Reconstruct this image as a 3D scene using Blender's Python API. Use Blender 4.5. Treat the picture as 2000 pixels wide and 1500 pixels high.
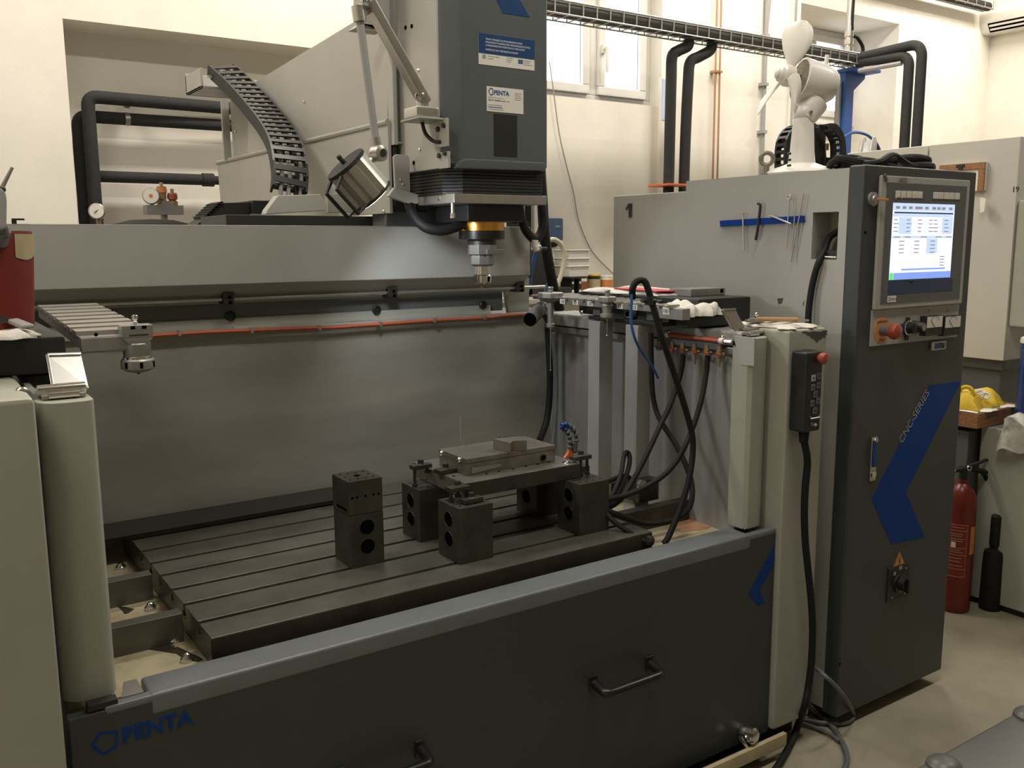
import bpy, bmesh, math, random
from mathutils import Vector, Matrix, Euler
random.seed(7)
for o in list(bpy.data.objects): bpy.data.objects.remove(o)
S = bpy.context.scene
COL = S.collection
# ---------------------------------------------------------------- camera
FPX, PITCH, YAW, ROLL, EYE = 1769.3, 0.155079, 0.592491, -0.0057841, 1.6
cF = Vector((math.sin(YAW)*math.cos(PITCH), math.cos(YAW)*math.cos(PITCH), -math.sin(PITCH)))
_r = Vector((math.cos(YAW), -math.sin(YAW), 0)); _u = _r.cross(cF)
cR = math.cos(ROLL)*_r + math.sin(ROLL)*_u
cU = cR.cross(cF)
cam = bpy.data.objects.new('camera', bpy.data.cameras.new('camera')); COL.objects.link(cam)
cam.data.sensor_width = 36.0; cam.data.lens = 36.0*FPX/2000.0
cam.data.clip_start = 0.05; cam.data.clip_end = 100
M3 = Matrix((cR, cU, -cF)).transposed()
cam.matrix_world = Matrix.Translation((0, 0, EYE)) @ M3.to_4x4()
S.camera = cam
# ---------------------------------------------------------------- view, world, lights
S.view_settings.view_transform = 'Standard'; S.view_settings.look = 'None'
S.view_settings.gamma = 1; S.view_settings.use_curve_mapping = False
S.view_settings.exposure = 0.0
W = bpy.data.worlds.new('overcast'); S.world = W; W.use_nodes = True
bg = W.node_tree.nodes['Background']; bg.inputs[0].default_value = (0.86, 0.92, 1.0, 1); bg.inputs[1].default_value = 6.0
def area(name, loc, sx, sy, power, col, rot=(0, 0, 0)):
    l = bpy.data.lights.new(name, 'AREA'); l.shape = 'RECTANGLE'; l.size = sx; l.size_y = sy; l.energy = power; l.color = col
    o = bpy.data.objects.new(name, l); COL.objects.link(o); o.location = loc; o.rotation_euler = rot
    return o
WARM = (1.0, 0.925, 0.815)
for x in (-0.8, 2.2, 5.2, 8.0):
    area('ceiling_lamp', (x, 3.9, 4.35), 1.5, 0.3, 76, WARM)
for x in (-1.4, 1.6, 5.0):
    area('ceiling_lamp', (x, 1.0, 4.35), 1.5, 0.3, 52, (1.0, 0.965, 0.885))

# ---------------------------------------------------------------- helpers
def P(px, py, X=None, Y=None, Z=None):
    d = cF + cR*((px-1000)/FPX) - cU*((py-750)/FPX)
    if X is not None: t = X/d.x
    elif Y is not None: t = Y/d.y
    else: t = (Z-EYE)/d.z
    return Vector((0, 0, EYE)) + d*t
def FR(Y, x0, y0, x1, y1):
    a = P(x0, y0, Y=Y); b = P(x1, y1, Y=Y); return a.x, b.x, b.z, a.z        # x0,x1,z0,z1
def SR(X, x0, y0, x1, y1):
    a = P(x0, y0, X=X); b = P(x1, y1, X=X); return b.y, a.y, b.z, a.z        # y0,y1,z0,z1
def spline(pts, n=6):
    pts = [Vector(p) for p in pts]; out = []
    for i in range(len(pts)-1):
        p0 = pts[max(i-1, 0)]; p1 = pts[i]; p2 = pts[i+1]; p3 = pts[min(i+2, len(pts)-1)]
        for k in range(n):
            t = k/n
            out.append(0.5*((2*p1)+(p2-p0)*t+(2*p0-5*p1+4*p2-p3)*t*t+(3*p1-p0-3*p2+p3)*t**3))
    out.append(pts[-1]); return out
def frame(d):
    d = Vector(d).normalized(); a = Vector((0, 0, 1)) if abs(d.z) < 0.9 else Vector((1, 0, 0))
    u = a.cross(d).normalized(); return u, d.cross(u), d
class M:
    def __init__(s): s.v = []; s.f = []
    def add(s, vs, fs):
        n = len(s.v); s.v += [Vector(v) for v in vs]; s.f += [tuple(i+n for i in f) for f in fs]; return s
    def box(s, x0, x1, y0, y1, z0, z1):
        if x0 > x1: x0, x1 = x1, x0
        if y0 > y1: y0, y1 = y1, y0
        if z0 > z1: z0, z1 = z1, z0
        return s.add([(x0,y0,z0),(x1,y0,z0),(x1,y1,z0),(x0,y1,z0),(x0,y0,z1),(x1,y0,z1),(x1,y1,z1),(x0,y1,z1)],
                     [(0,3,2,1),(4,5,6,7),(0,1,5,4),(1,2,6,5),(2,3,7,6),(3,0,4,7)])
    def obox(s, c, ax, ay, az):                        # centre and three half-axes
        c = Vector(c); ax, ay, az = Vector(ax), Vector(ay), Vector(az)
        if ax.cross(ay).dot(az) < 0: ax = -ax
        vs = [c+ax*i+ay*j+az*k for k in (-1, 1) for i, j in ((-1,-1),(1,-1),(1,1),(-1,1))]
        return s.add(vs, [(0,3,2,1),(4,5,6,7),(0,1,5,4),(1,2,6,5),(2,3,7,6),(3,0,4,7)])
    def bar(s, p0, p1, w, h, up=(0, 0, 1)):
        p0, p1 = Vector(p0), Vector(p1); d = p1-p0; side = d.cross(Vector(up)).normalized(); u = side.cross(d).normalized()
        return s.obox((p0+p1)/2, side*w/2, d/2, u*h/2)
    def prism(s, poly, vec):                           # 3-D polygon swept by vec
        poly = [Vector(p) for p in poly]; vec = Vector(vec); n = len(poly)
        nrm = Vector((0, 0, 0))
        for i in range(n): nrm += poly[i].cross(poly[(i+1) % n])
        if nrm.dot(vec) < 0: poly = poly[::-1]
        vs = poly+[p+vec for p in poly]
        return s.add(vs, [tuple(range(n))[::-1], tuple(range(n, 2*n))]+[(i, (i+1) % n, n+(i+1) % n, n+i) for i in range(n)])
    def cyl(s, p0, p1, r0, r1=None, n=20):
        r1 = r0 if r1 is None else r1; p0, p1 = Vector(p0), Vector(p1); u, w, d = frame(p1-p0)
        vs = [p+(u*math.cos(2*math.pi*i/n)+w*math.sin(2*math.pi*i/n))*r for p, r in ((p0, r0), (p1, r1)) for i in range(n)]
        return s.add(vs, [tuple(range(n))[::-1], tuple(range(n, 2*n))]+[(i, (i+1) % n, n+(i+1) % n, n+i) for i in range(n)])
    def tube(s, pts, r, n=10):
        pts = [Vector(p) for p in pts]; k = len(pts); vs = []; u = None
        for i, p in enumerate(pts):
            d = (pts[min(i+1, k-1)]-pts[max(i-1, 0)]).normalized()
            if u is None: u, w, _ = frame(d)
            u = (u-d*u.dot(d)).normalized(); w = d.cross(u)
            rr = r[i] if isinstance(r, (list, tuple)) else r
            vs += [p+(u*math.cos(2*math.pi*j/n)+w*math.sin(2*math.pi*j/n))*rr for j in range(n)]
        fs = [(i*n+j, i*n+(j+1) % n, (i+1)*n+(j+1) % n, (i+1)*n+j) for i in range(k-1) for j in range(n)]
        return s.add(vs, fs+[tuple(range(n))[::-1], tuple(range((k-1)*n, k*n))])
    def lathe(s, prof, o, d=(0, 0, 1), n=28):          # prof: (radius, distance along d)
        o = Vector(o); u, w, d = frame(d); k = len(prof); vs = []
        for r, t in prof:
            vs += [o+d*t+(u*math.cos(2*math.pi*j/n)+w*math.sin(2*math.pi*j/n))*max(r, 1e-5) for j in range(n)]
        fs = [(i*n+j, i*n+(j+1) % n, (i+1)*n+(j+1) % n, (i+1)*n+j) for i in range(k-1) for j in range(n)]
        return s.add(vs, fs+[tuple(range(n))[::-1], tuple(range((k-1)*n, k*n))])
    def sphere(s, c, r, n=16):
        c = Vector(c)
        return s.lathe([(r*math.sin(math.pi*i/(n//2)), -r*math.cos(math.pi*i/(n//2))) for i in range(n//2+1)], c, n=n)
    def ring(s, c, d, R, r, n=24, m=8, a0=0, a1=2*math.pi):
        u, w, _ = frame(d); c = Vector(c)
        return s.tube([c+(u*math.cos(a0+(a1-a0)*i/n)+w*math.sin(a0+(a1-a0)*i/n))*R for i in range(n+1)], r, m)
    def sheet(s, fn, nu, nv, th=0):                     # grid fn(u,v) -> point
        vs = [fn(i/nu, j/nv) for j in range(nv+1) for i in range(nu+1)]
        return s.add(vs, [(j*(nu+1)+i, j*(nu+1)+i+1, (j+1)*(nu+1)+i+1, (j+1)*(nu+1)+i) for j in range(nv) for i in range(nu)])
ORG = {}
def mesh_from(m, name, mat, org, bev=0, seg=2, ang=35):
    me = bpy.data.meshes.new(name)
    me.from_pydata([tuple(v-org) for v in m.v], [], m.f); me.update()
    b = bmesh.new(); b.from_mesh(me)
    bmesh.ops.recalc_face_normals(b, faces=b.faces)
    if bev:
        es = [e for e in b.edges if len(e.link_faces) == 2 and e.calc_face_angle(0) > 0.6]
        bmesh.ops.bevel(b, geom=es, offset=bev, segments=seg, affect='EDGES', profile=0.5, clamp_overlap=True)
    b.to_mesh(me); b.free()
    me.shade_smooth(); me.set_sharp_from_angle(angle=math.radians(ang))
    me.materials.append(mat); return me
def part(m, name, mat, parent, bev=0, label=None, kind=None, seg=2, ang=35):
    o = bpy.data.objects.new(name, mesh_from(m, name, mat, ORG[parent], bev, seg, ang)); COL.objects.link(o)
    o.parent = parent; ORG[o] = ORG[parent]
    if bev: o.modifiers.new('weighted_normals', 'WEIGHTED_NORMAL').keep_sharp = True
    if label: o['label'] = label
    if kind: o['kind'] = kind
    return o
def tagit(o, label, cat, group=None, kind=None):
    if label: o['label'] = label
    if cat: o['category'] = cat
    if group: o['group'] = group
    if kind: o['kind'] = kind
def thing(name, label, cat, loc, group=None):
    o = bpy.data.objects.new(name, None); COL.objects.link(o); o.empty_display_size = 0.05
    o.location = loc; ORG[o] = Vector(loc); tagit(o, label, cat, group); return o
def solo(m, name, mat, label, cat, bev=0, group=None, kind=None, seg=2, ang=35):
    xs = [v.x for v in m.v]; ys = [v.y for v in m.v]; zs = [v.z for v in m.v]
    org = Vector(((min(xs)+max(xs))/2, (min(ys)+max(ys))/2, min(zs)))
    o = bpy.data.objects.new(name, mesh_from(m, name, mat, org, bev, seg, ang)); COL.objects.link(o)
    if bev: o.modifiers.new('weighted_normals', 'WEIGHTED_NORMAL').keep_sharp = True
    o.location = org; ORG[o] = org; tagit(o, label, cat, group, kind); return o
def struct(m, name, mat, bev=0):
    return solo(m, name, mat, None, None, bev, kind='structure')
def instance(src, parent, mat4, name=None):             # one more part sharing src's mesh, world matrix mat4
    o = src.copy(); COL.objects.link(o); o.parent = parent
    o.matrix_basis = Matrix.Translation(-ORG[parent]) @ mat4; ORG[o] = ORG[parent]; return o
def dup(root, loc, label=None):
    r = root.copy(); COL.objects.link(r); r.location = loc; ORG[r] = Vector(loc)
    if label: r['label'] = label
    def rec(a, b):
        for c in [k for k in COL.objects if k.parent == a]:
            d = c.copy(); COL.objects.link(d); d.parent = b; ORG[d] = ORG[r]; rec(c, d)
    rec(root, r); return r
def text(s, o, xd, yd, size, mat, parent, name='lettering', depth=0.0006, spacing=1.0, label=None, align='LEFT', bold=0.0):
    c = bpy.data.curves.new('t', 'FONT'); c.body = s; c.size = size; c.extrude = depth; c.space_character = spacing
    c.align_x = align; c.offset = bold; c.resolution_u = 3
    t = bpy.data.objects.new('t', c); me = bpy.data.meshes.new_from_object(t)
    bpy.data.objects.remove(t); bpy.data.curves.remove(c)
    xd = Vector(xd).normalized(); yd = Vector(yd).normalized(); zd = xd.cross(yd).normalized(); o = Vector(o)
    m4 = Matrix((xd, yd, zd)).transposed().to_4x4(); m4.translation = o-ORG[parent]
    me.transform(m4); me.materials.clear(); me.materials.append(mat); me.name = name
    ob = bpy.data.objects.new(name, me); COL.objects.link(ob); ob.parent = parent; ORG[ob] = ORG[parent]
    if label: ob['label'] = label
    return ob
# ---------------------------------------------------------------- materials
MATS = {}
def mat(name, col, rough=0.5, metal=0.0, var=0.0, vs=6.0, bump=0.0, bs=300.0, col2=None, emit=0, alpha=None, stretch=None, spec=0.5, thr=None, trans=0, ecol=None):
    m = bpy.data.materials.new(name); m.use_nodes = True; nt = m.node_tree; b = nt.nodes['Principled BSDF']
    b.inputs['Base Color'].default_value = (*col, 1); b.inputs['Roughness'].default_value = rough; b.inputs['Metallic'].default_value = metal
    b.inputs['Specular IOR Level'].default_value = spec
    if trans: b.inputs['Transmission Weight'].default_value = trans
    if alpha is not None: b.inputs['Alpha'].default_value = alpha
    if emit: b.inputs['Emission Color'].default_value = (*(ecol or col), 1); b.inputs['Emission Strength'].default_value = emit
    if var or col2 or bump:
        tc = nt.nodes.new('ShaderNodeTexCoord'); mp = nt.nodes.new('ShaderNodeMapping'); nt.links.new(tc.outputs['Object'], mp.inputs[0])
        if stretch: mp.inputs['Scale'].default_value = stretch
    if var or col2:
        n = nt.nodes.new('ShaderNodeTexNoise'); n.inputs['Scale'].default_value = vs; n.inputs['Detail'].default_value = 5; n.inputs['Roughness'].default_value = 0.6
        nt.links.new(mp.outputs[0], n.inputs['Vector'])
        r = nt.nodes.new('ShaderNodeValToRGB'); lo, hi = thr or (0.3, 0.7)
        r.color_ramp.elements[0].position = lo; r.color_ramp.elements[1].position = hi
        r.color_ramp.elements[0].color = (*(col2 or [c*(1-var) for c in col]), 1)
        r.color_ramp.elements[1].color = (*([min(1, c*(1+var)) for c in col] if not col2 else col), 1)
        nt.links.new(n.outputs[0], r.inputs[0]); nt.links.new(r.outputs[0], b.inputs['Base Color'])
    if bump:
        n2 = nt.nodes.new('ShaderNodeTexNoise'); n2.inputs['Scale'].default_value = bs; n2.inputs['Detail'].default_value = 2
        nt.links.new(mp.outputs[0], n2.inputs['Vector'])
        bp = nt.nodes.new('ShaderNodeBump'); bp.inputs['Strength'].default_value = bump; bp.inputs['Distance'].default_value = 0.002
        nt.links.new(n2.outputs[0], bp.inputs['Height']); nt.links.new(bp.outputs[0], b.inputs['Normal'])
    MATS[name] = m; return m
wallm = mat('white_plaster', (0.80, 0.76, 0.68), 0.9, var=0.05, vs=3, bump=0.25, bs=60)
ceilm = mat('ceiling_paint', (0.62, 0.59, 0.52), 0.9, var=0.03)
floorm = mat('concrete_floor', (0.32, 0.29, 0.21), 0.55, vs=2.2, col2=(0.185, 0.165, 0.115), bump=0.15, bs=40)
grey2 = mat('pale_machine_paint', (0.50, 0.475, 0.42), 0.45, var=0.03, vs=4)
grey = mat('light_grey_powder_coat', (0.37, 0.36, 0.325), 0.42, var=0.04, vs=5, bump=0.12, bs=900)
beige = mat('grey_beige_powder_coat', (0.34, 0.335, 0.275), 0.45, var=0.05, vs=4, bump=0.12, bs=900)
dark = mat('charcoal_powder_coat', (0.038, 0.042, 0.040), 0.45, var=0.06, vs=8, bump=0.25, bs=700)
lipm = mat('charcoal_lip_sheen', (0.135, 0.145, 0.148), 0.3, var=0.08, vs=8, bump=0.2, bs=700)  # door's charcoal, lightened to carry the reflection of ceiling and wall
headm = mat('slate_grey_powder_coat', (0.090, 0.098, 0.100), 0.38, var=0.05, vs=8, bump=0.2, bs=700)
stain = mat('stainless_sheet', (0.36, 0.345, 0.30), 0.42, 0.35, vs=2.6, col2=(0.24, 0.228, 0.195), bump=0.04, bs=40, stretch=(0.5, 1, 2.4), thr=(0.25, 0.75))
stain2 = mat('stainless_bright', (0.44, 0.435, 0.42), 0.4, 0.4, vs=3, col2=(0.28, 0.275, 0.26), stretch=(1.5, 1.5, .4))
steel = mat('machined_steel', (0.175, 0.168, 0.142), 0.36, 0.6, vs=9, col2=(0.12, 0.11, 0.092), bump=0.05, bs=120)
block = mat('blackened_steel', (0.095, 0.088, 0.072), 0.42, 0.7, vs=14, col2=(0.045, 0.042, 0.036), bump=0.08, bs=150)
plate = mat('ground_steel', (0.27, 0.25, 0.21), 0.36, 0.7, vs=12, col2=(0.17, 0.155, 0.125))
brown = mat('oily_steel', (0.075, 0.06, 0.042), 0.5, 0.6, vs=10, col2=(0.035, 0.025, 0.018))
polish = mat('polished_steel', (0.60, 0.585, 0.55), 0.34, 0.85)
chrome = mat('bright_chrome', (0.72, 0.70, 0.66), 0.16, 1.0)
alu = mat('aluminium', (0.52, 0.50, 0.46), 0.34, 0.9, var=0.06, vs=20)
zinc = mat('zinc_grey', (0.33, 0.32, 0.30), 0.4, 0.7, var=0.1, vs=15)
black = mat('black_plastic', (0.012, 0.012, 0.011), 0.5)
blackg = mat('black_gloss_paint', (0.010, 0.010, 0.009), 0.3)
rubber = mat('black_rubber', (0.011, 0.011, 0.010), 0.62, spec=0.25, var=0.2, vs=30, bump=0.1, bs=200)
foam = mat('black_foam_lagging', (0.022, 0.022, 0.021), 0.85, var=0.2, vs=30, bump=0.3, bs=120)
hole = mat('dark_bore', (0.003, 0.003, 0.003), 1.0, spec=0.0)
blue = mat('royal_blue_vinyl', (0.003, 0.040, 0.21), 0.5, spec=0.15)
bluev = mat('dull_blue_print', (0.018, 0.052, 0.145), 0.55, spec=0.2)
bluep = mat('blue_paint', (0.02, 0.085, 0.33), 0.5, var=0.1, vs=6)
bluet = mat('blue_hose', (0.02, 0.09, 0.30), 0.45)
bluec = mat('blue_container_plastic', (0.008, 0.035, 0.16), 0.4, var=0.2, vs=6)
white = mat('white_plastic', (0.74, 0.71, 0.64), 0.38)
white2 = mat('white_window_frame', (0.72, 0.70, 0.66), 0.35, var=0.04)
paper = mat('paper', (0.78, 0.74, 0.66), 0.7)
label_w = mat('label_white', (0.70, 0.67, 0.60), 0.5)
inkd = mat('dark_ink', (0.02, 0.02, 0.022), 0.6)
inkg = mat('grey_ink', (0.30, 0.29, 0.27), 0.6)
inkw = mat('white_ink', (0.75, 0.74, 0.72), 0.6)
inkb = mat('blue_ink', (0.015, 0.07, 0.24), 0.5)
orange = mat('orange_paint', (0.55, 0.12, 0.03), 0.5, var=0.15, vs=20)
orng_p = mat('signal_orange', (0.55, 0.20, 0.05), 0.45)
red = mat('signal_red', (0.33, 0.060, 0.030), 0.42)
redb = mat('red_bucket_plastic', (0.15, 0.018, 0.012), 0.5, spec=0.2, var=0.15, vs=5)
redx = mat('extinguisher_red', (0.145, 0.013, 0.008), 0.3)
cream = mat('cream_paint', (0.52, 0.44, 0.27), 0.55, vs=9, col2=(0.34, 0.27, 0.15))
tubf = mat('tub_floor_paint', (0.46, 0.40, 0.26), 0.45, vs=7, col2=(0.25, 0.20, 0.12), thr=(0.3, 0.6))
oil = mat('oil_stain', (0.045, 0.036, 0.026), 0.15)
rust = mat('orange_residue', (0.38, 0.13, 0.05), 0.7, vs=30, col2=(0.36, 0.26, 0.15))
copper = mat('copper_pipe', (0.47, 0.27, 0.14), 0.4, 0.4)
brass = mat('brass_ring', (0.80, 0.40, 0.08), 0.22, 1.0)
brass2 = mat('brass_fitting', (0.33, 0.24, 0.14), 0.45, 0.6)
weath = mat('weathered_zinc', (0.24, 0.215, 0.165), 0.5, 0.5)
yellow = mat('yellow_cloth', (0.62, 0.42, 0.03), 0.8, var=0.12, vs=12)
yelp = mat('yellow_card', (0.62, 0.42, 0.02), 0.6)
wood = mat('orange_brown_wood', (0.36, 0.17, 0.075), 0.6, vs=10, col2=(0.20, 0.085, 0.035), stretch=(1, 8, 8))
towel = mat('white_towel', (0.70, 0.67, 0.59), 0.95, vs=14, col2=(0.52, 0.50, 0.45), bump=0.5, bs=250)
towel2 = mat('stained_towel', (0.62, 0.60, 0.52), 0.95, vs=9, col2=(0.16, 0.17, 0.17), bump=0.5, bs=200, thr=(0.36, 0.55))
pinkm = mat('pink_card', (0.62, 0.10, 0.11), 0.6)
frost = mat('frosted_tub_plastic', (0.56, 0.535, 0.48), 0.4)
glass = mat('window_glass', (0.95, 0.97, 1.0), 0.0, trans=1.0)
gl2 = mat('meter_glass', (0.8, 0.8, 0.78), 0.15)
conduit = mat('grey_conduit', (0.33, 0.32, 0.31), 0.45)
lidm = mat('grey_lid_plastic', (0.085, 0.083, 0.078), 0.40, var=0.15, vs=3)
wire = mat('galvanised_wire', (0.34, 0.33, 0.31), 0.4, 0.7)
lagg = mat('black_lagging_sheen', (0.06, 0.058, 0.052), 0.35)  # black lagging, greyed and glossier for the highlight along the tray pipes
chip = mat('bare_chipped_metal', (0.08, 0.075, 0.065), 0.5, 0.4)
scr = mat('screen_white', (0.80, 0.84, 0.97), 0.3, emit=1.0)
scr_b = mat('screen_blue', (0.22, 0.36, 0.90), 0.3, emit=0.8)
scr_p = mat('screen_pale_blue', (0.55, 0.68, 0.92), 0.3, emit=0.8)
scr_n = mat('screen_navy', (0.04, 0.08, 0.24), 0.3, emit=0.4)
scr_t = mat('screen_text_grey', (0.35, 0.38, 0.50), 0.3, emit=0.4)
scr_g = mat('screen_green', (0.10, 0.75, 0.20), 0.3, emit=0.8)
lampg = mat('lamp_glass', (0.9, 0.95, 1.0), 0.2, emit=6.0)
redl = mat('red_orange_tubing', (0.40, 0.09, 0.035), 0.4)
hot = mat('warning_orange', (0.60, 0.25, 0.08), 0.5)
dgrey = mat('dark_grey_panel', (0.10, 0.105, 0.10), 0.5, var=0.08)
bluebox = mat('dispenser_blue', (0.05, 0.09, 0.17), 0.35)
# ================================================================ room shell
WY = 5.0                                                # face of the far wall
CORX = P(1930, 150, Y=WY).x
struct(M().box(-3.5, CORX+.3, -8, 5.9, -0.1, 0), 'floor', floorm)
struct(M().box(-3.5, CORX+.3, -8, 5.9, 4.5, 4.6), 'ceiling', ceilm)
nx0 = P(131, 150, Y=WY).x; nz1 = P(124, 36, Y=WY).z; nx1 = 2.7           # left niche
w1x0 = P(1030, 190, Y=WY).x; w1x1 = P(1291, 190, Y=WY).x; w1z0 = P(1180, 197, Y=WY).z; w1z1 = 3.95
w2x0 = P(1563, 60, Y=WY).x; w2x1 = P(1756, 60, Y=WY).x; w2z0 = 2.0; w2z1 = P(1563, 5, Y=WY).z
m = M(); D1 = 5.3
m.box(-3.5, nx0, WY, D1, 0, 4.5).box(nx0, nx1, WY, D1, nz1, 4.5).box(nx0, nx1, WY, D1, 0, 1.1).box(nx1, w1x0, WY, D1, 0, 4.5)
m.box(nx0, nx1, D1-.02, D1, 1.1, nz1)
m.box(w1x0, w1x1, WY, D1, 0, w1z0).box(w1x0, w1x1, WY, D1, w1z1, 4.5)
m.box(w1x1, w2x0, WY, 5.62, 0, 4.5).box(w2x0, w2x1, WY, 5.62, 0, w2z0).box(w2x0, w2x1, WY, 5.62, w2z1, 4.5).box(w2x1, CORX+.3, WY, 5.62, 0, 4.5)
struct(m, 'wall_back', wallm)
struct(M().box(CORX, CORX+.3, -8, WY, 0, 4.5), 'wall_right', wallm)
struct(M().box(-3.6, -3.5, -8, WY, 0, 4.5), 'wall_left', wallm)
struct(M().box(-3.5, CORX+.3, -8.1, -8, 0, 4.5), 'wall_front', wallm)
# windows
def window(name, x0, x1, z0, z1, y, mull, handle=None):
    o = bpy.data.objects.new(name, None); COL.objects.link(o); o.location = (x0, y, z0); ORG[o] = Vector((x0, y, z0)); o['kind'] = 'structure'
    f = .055
    m = M().box(x0, x1, y, y+.07, z0, z0+f).box(x0, x1, y, y+.07, z1-f, z1).box(x0, x0+f, y, y+.07, z0+f, z1-f).box(x1-f, x1, y, y+.07, z0+f, z1-f)
    for q in mull: m.box(q-.04, q+.04, y, y+.07, z0+f, z1-f)
    part(m, 'window_frame', white2, o, .006)
    xs = [x0+f]+[k for q in mull for k in (q-.04, q+.04)]+[x1-f]
    for i in range(0, len(xs), 2):
        a, b = xs[i], xs[i+1]; g = .06; c, d = z0+f, z1-f
        s = part(M().box(a, b, y-.025, y+.045, c, c+g).box(a, b, y-.025, y+.045, d-g, d).box(a, a+g, y-.025, y+.045, c+g, d-g).box(b-g, b, y-.025, y+.045, c+g, d-g), 'sash', white2, o, .008)
        part(M().box(a+g, b-g, y+.005, y+.015, c+g, d-g), 'pane', glass, s)
        if handle and i == len(xs)-2:
            hz = handle
            part(M().box(a+.015, a+.045, y-.05, y-.02, hz-.03, hz+.03).cyl((a+.03, y-.03, hz), (a+.03, y-.075, hz), .011).bar((a+.03, y-.075, hz+.01), (a+.03, y-.075, hz-.16), .022, .014, (0, 1, 0)), 'window_handle', white, s, .004)
    part(M().box(x0-.02, x1+.02, y-.09, y, z0-.03, z0), 'sill', white2, o, .006)
    return o
window('window_1', w1x0, w1x1, w1z0, w1z1, 5.12, [P(1157, 100, Y=5.12).x], P(1167, 95, Y=5.1).z)
w2a = P(1590, 110, Y=5.5).x-.115+.15; w2b = P(1642, 110, Y=5.5).x+.115; w2s = P(1617, 216, Y=5.5).z-.115
window('window_2', w2a-.15, w2b, w2s, w2z1-.001, 5.5, [])
m = M().box(w2x0, w2a-.15, 5.52, 5.62, w2z0, w2z1).box(w2b, w2x1, 5.52, 5.62, w2z0, w2z1)
m.box(w2a-.15, w2b, 5.52, 5.62, w2z0, w2s)
struct(m, 'trim_1', wallm)

# ================================================================ background services
def lag(name, pts, r, label, cat, mt=foam, n=12, sp=0, group=None):
    return solo(M().tube(spline(pts, sp) if sp else pts, r, n), name, mt, label, cat, group=group)
def Pn(lst, **k): return [P(a, b, **k) for a, b in lst]
Y1 = 5.17; r = .03
def elbow(a, c, b, R=.06, k=6):                         # a -> corner c -> b, rounded
    a, b, c = Vector(a), Vector(b), Vector(c); p = c+(a-c).normalized()*R; q = c+(b-c).normalized()*R
    return [a]+[(1-t)**2*p+2*t*(1-t)*c+t*t*q for t in [i/k for i in range(k+1)]]+[b]
a = P(166, 192, Y=Y1); t = thing('lagged_pipe', 'upper black foam lagged pipe turning down inside the wall niche', 'pipe', (a.x, Y1, 1.2))
xe = P(446, 210, Y=Y1).x+.6; za = P(300, 202, Y=Y1).z
xv = P(179, 300, Y=5.10).x
part(M().tube(elbow((xv, 5.10, 1.2), (xv, 5.10, za), (xe, Y1, za), .05), r*1.08, 14), 'lagging', foam, t)
for px in (247,):
    q = P(px, 204, Y=Y1); part(M().cyl((q.x-.012, q.y, za), (q.x+.012, q.y, za), r*1.16), 'joint_clip', zinc, t)
a = P(152, 240, Y=Y1); zb = P(300, 236, Y=Y1).z; xv2 = P(157, 300, Y=Y1).x
t = thing('lagged_pipe', 'second black foam lagged pipe in the niche, just below the topmost', 'pipe', (a.x, Y1, 1.2))
part(M().tube(elbow((xv2, Y1, 1.2), (xv2, Y1, zb), (xe, Y1, zb), .05), r*1.05, 14), 'lagging', foam, t)
q = P(248, 233, Y=Y1); part(M().cyl((q.x-.012, q.y, zb), (q.x+.012, q.y, zb), r*1.12), 'joint_clip', zinc, t)
zc = P(300, 348, Y=Y1).z; x0 = P(186, 348, Y=Y1).x; x1 = P(424, 352, Y=Y1).x
t = thing('lagged_pipe', 'lowest horizontal black lagged pipe, ending at the grey cover', 'pipe', (x0, Y1, zc-r))
part(M().tube([(x0, Y1, zc), (x1-.08, Y1, zc)], r, 14), 'lagging', foam, t)
part(M().cyl((x1-.08, Y1, zc), (x1-.02, Y1, zc), r*1.2).cyl((x1-.02, Y1, zc), (x1+.5, Y1, zc-.02), r*.8), 'pipe_joint', foam, t)
# gauge on the pipe, expansion tank with its safety group
g = P(191, 413, Y=5.0); t = thing('pressure_gauge', 'round white dial gauge in front of the vertical lagged pipes', 'gauge', (g.x, g.y, g.z-.04))
dv = Vector((-.35, -1, 0)).normalized()
part(M().lathe([(.033, 0), (.04, .004), (.04, .03), (.035, .034)], g, dv), 'case', zinc, t)
part(M().cyl(g+dv*.034, g+dv*.0355, .034), 'dial', label_w, t)
part(M().bar(g+dv*.037+Vector((-.012, 0, -.008)), g+dv*.037+Vector((.014, 0, .012)), .003, .002, dv), 'needle', inkd, t)
part(M().cyl(g+Vector((0, 0, -.1)), g+Vector((0, 0, -.03)), .012), 'stem', brass2, t)
tk = P(297, 430, Y=4.66); rt = (P(382, 430, Y=4.66)-P(212, 430, Y=4.66)).length/2
t = thing('expansion_tank', 'domed black expansion tank top behind the grey crossbeam', 'tank', (tk.x, 4.66, 0))
part(M().lathe([(rt*.9, 0), (rt, .1), (rt, tk.z-.07), (rt*.9, tk.z-.02), (rt*.5, tk.z), (.02, tk.z+.004)], (tk.x, 4.66, 0), n=40), 'shell', foam, t)
s0 = P(320, 405, Y=4.66)
sg = thing('safety_group', 'grey insulated valve block with dial and red capped valves', 'valve', (s0.x, 4.66, tk.z))
part(M().cyl((s0.x, 4.66, tk.z), (s0.x, 4.66, s0.z), .016), 'stem', zinc, sg)
a = P(284, 419, Y=4.66); b = P(354, 402, Y=4.66)
part(M().box(a.x, b.x, 4.62, 4.70, a.z, b.z).prism([(a.x+.06, 4.63, b.z), (b.x-.05, 4.63, b.z), (b.x-.08, 4.63, b.z+.03), (a.x+.09, 4.63, b.z+.03)], (0, .06, 0)), 'insulation_block', zinc, sg, .01)
g = P(296, 383, Y=4.64)
dl = part(M().lathe([(.036, 0), (.04, .004), (.04, .022), (.036, .026)], g, dv), 'gauge_case', zinc, sg)
part(M().cyl(g+dv*.026, g+dv*.0275, .035), 'dial', label_w, dl); part(M().cyl(g+dv*.028, g+dv*.0285, .009), 'dial_mark', orng_p, dl)
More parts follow.
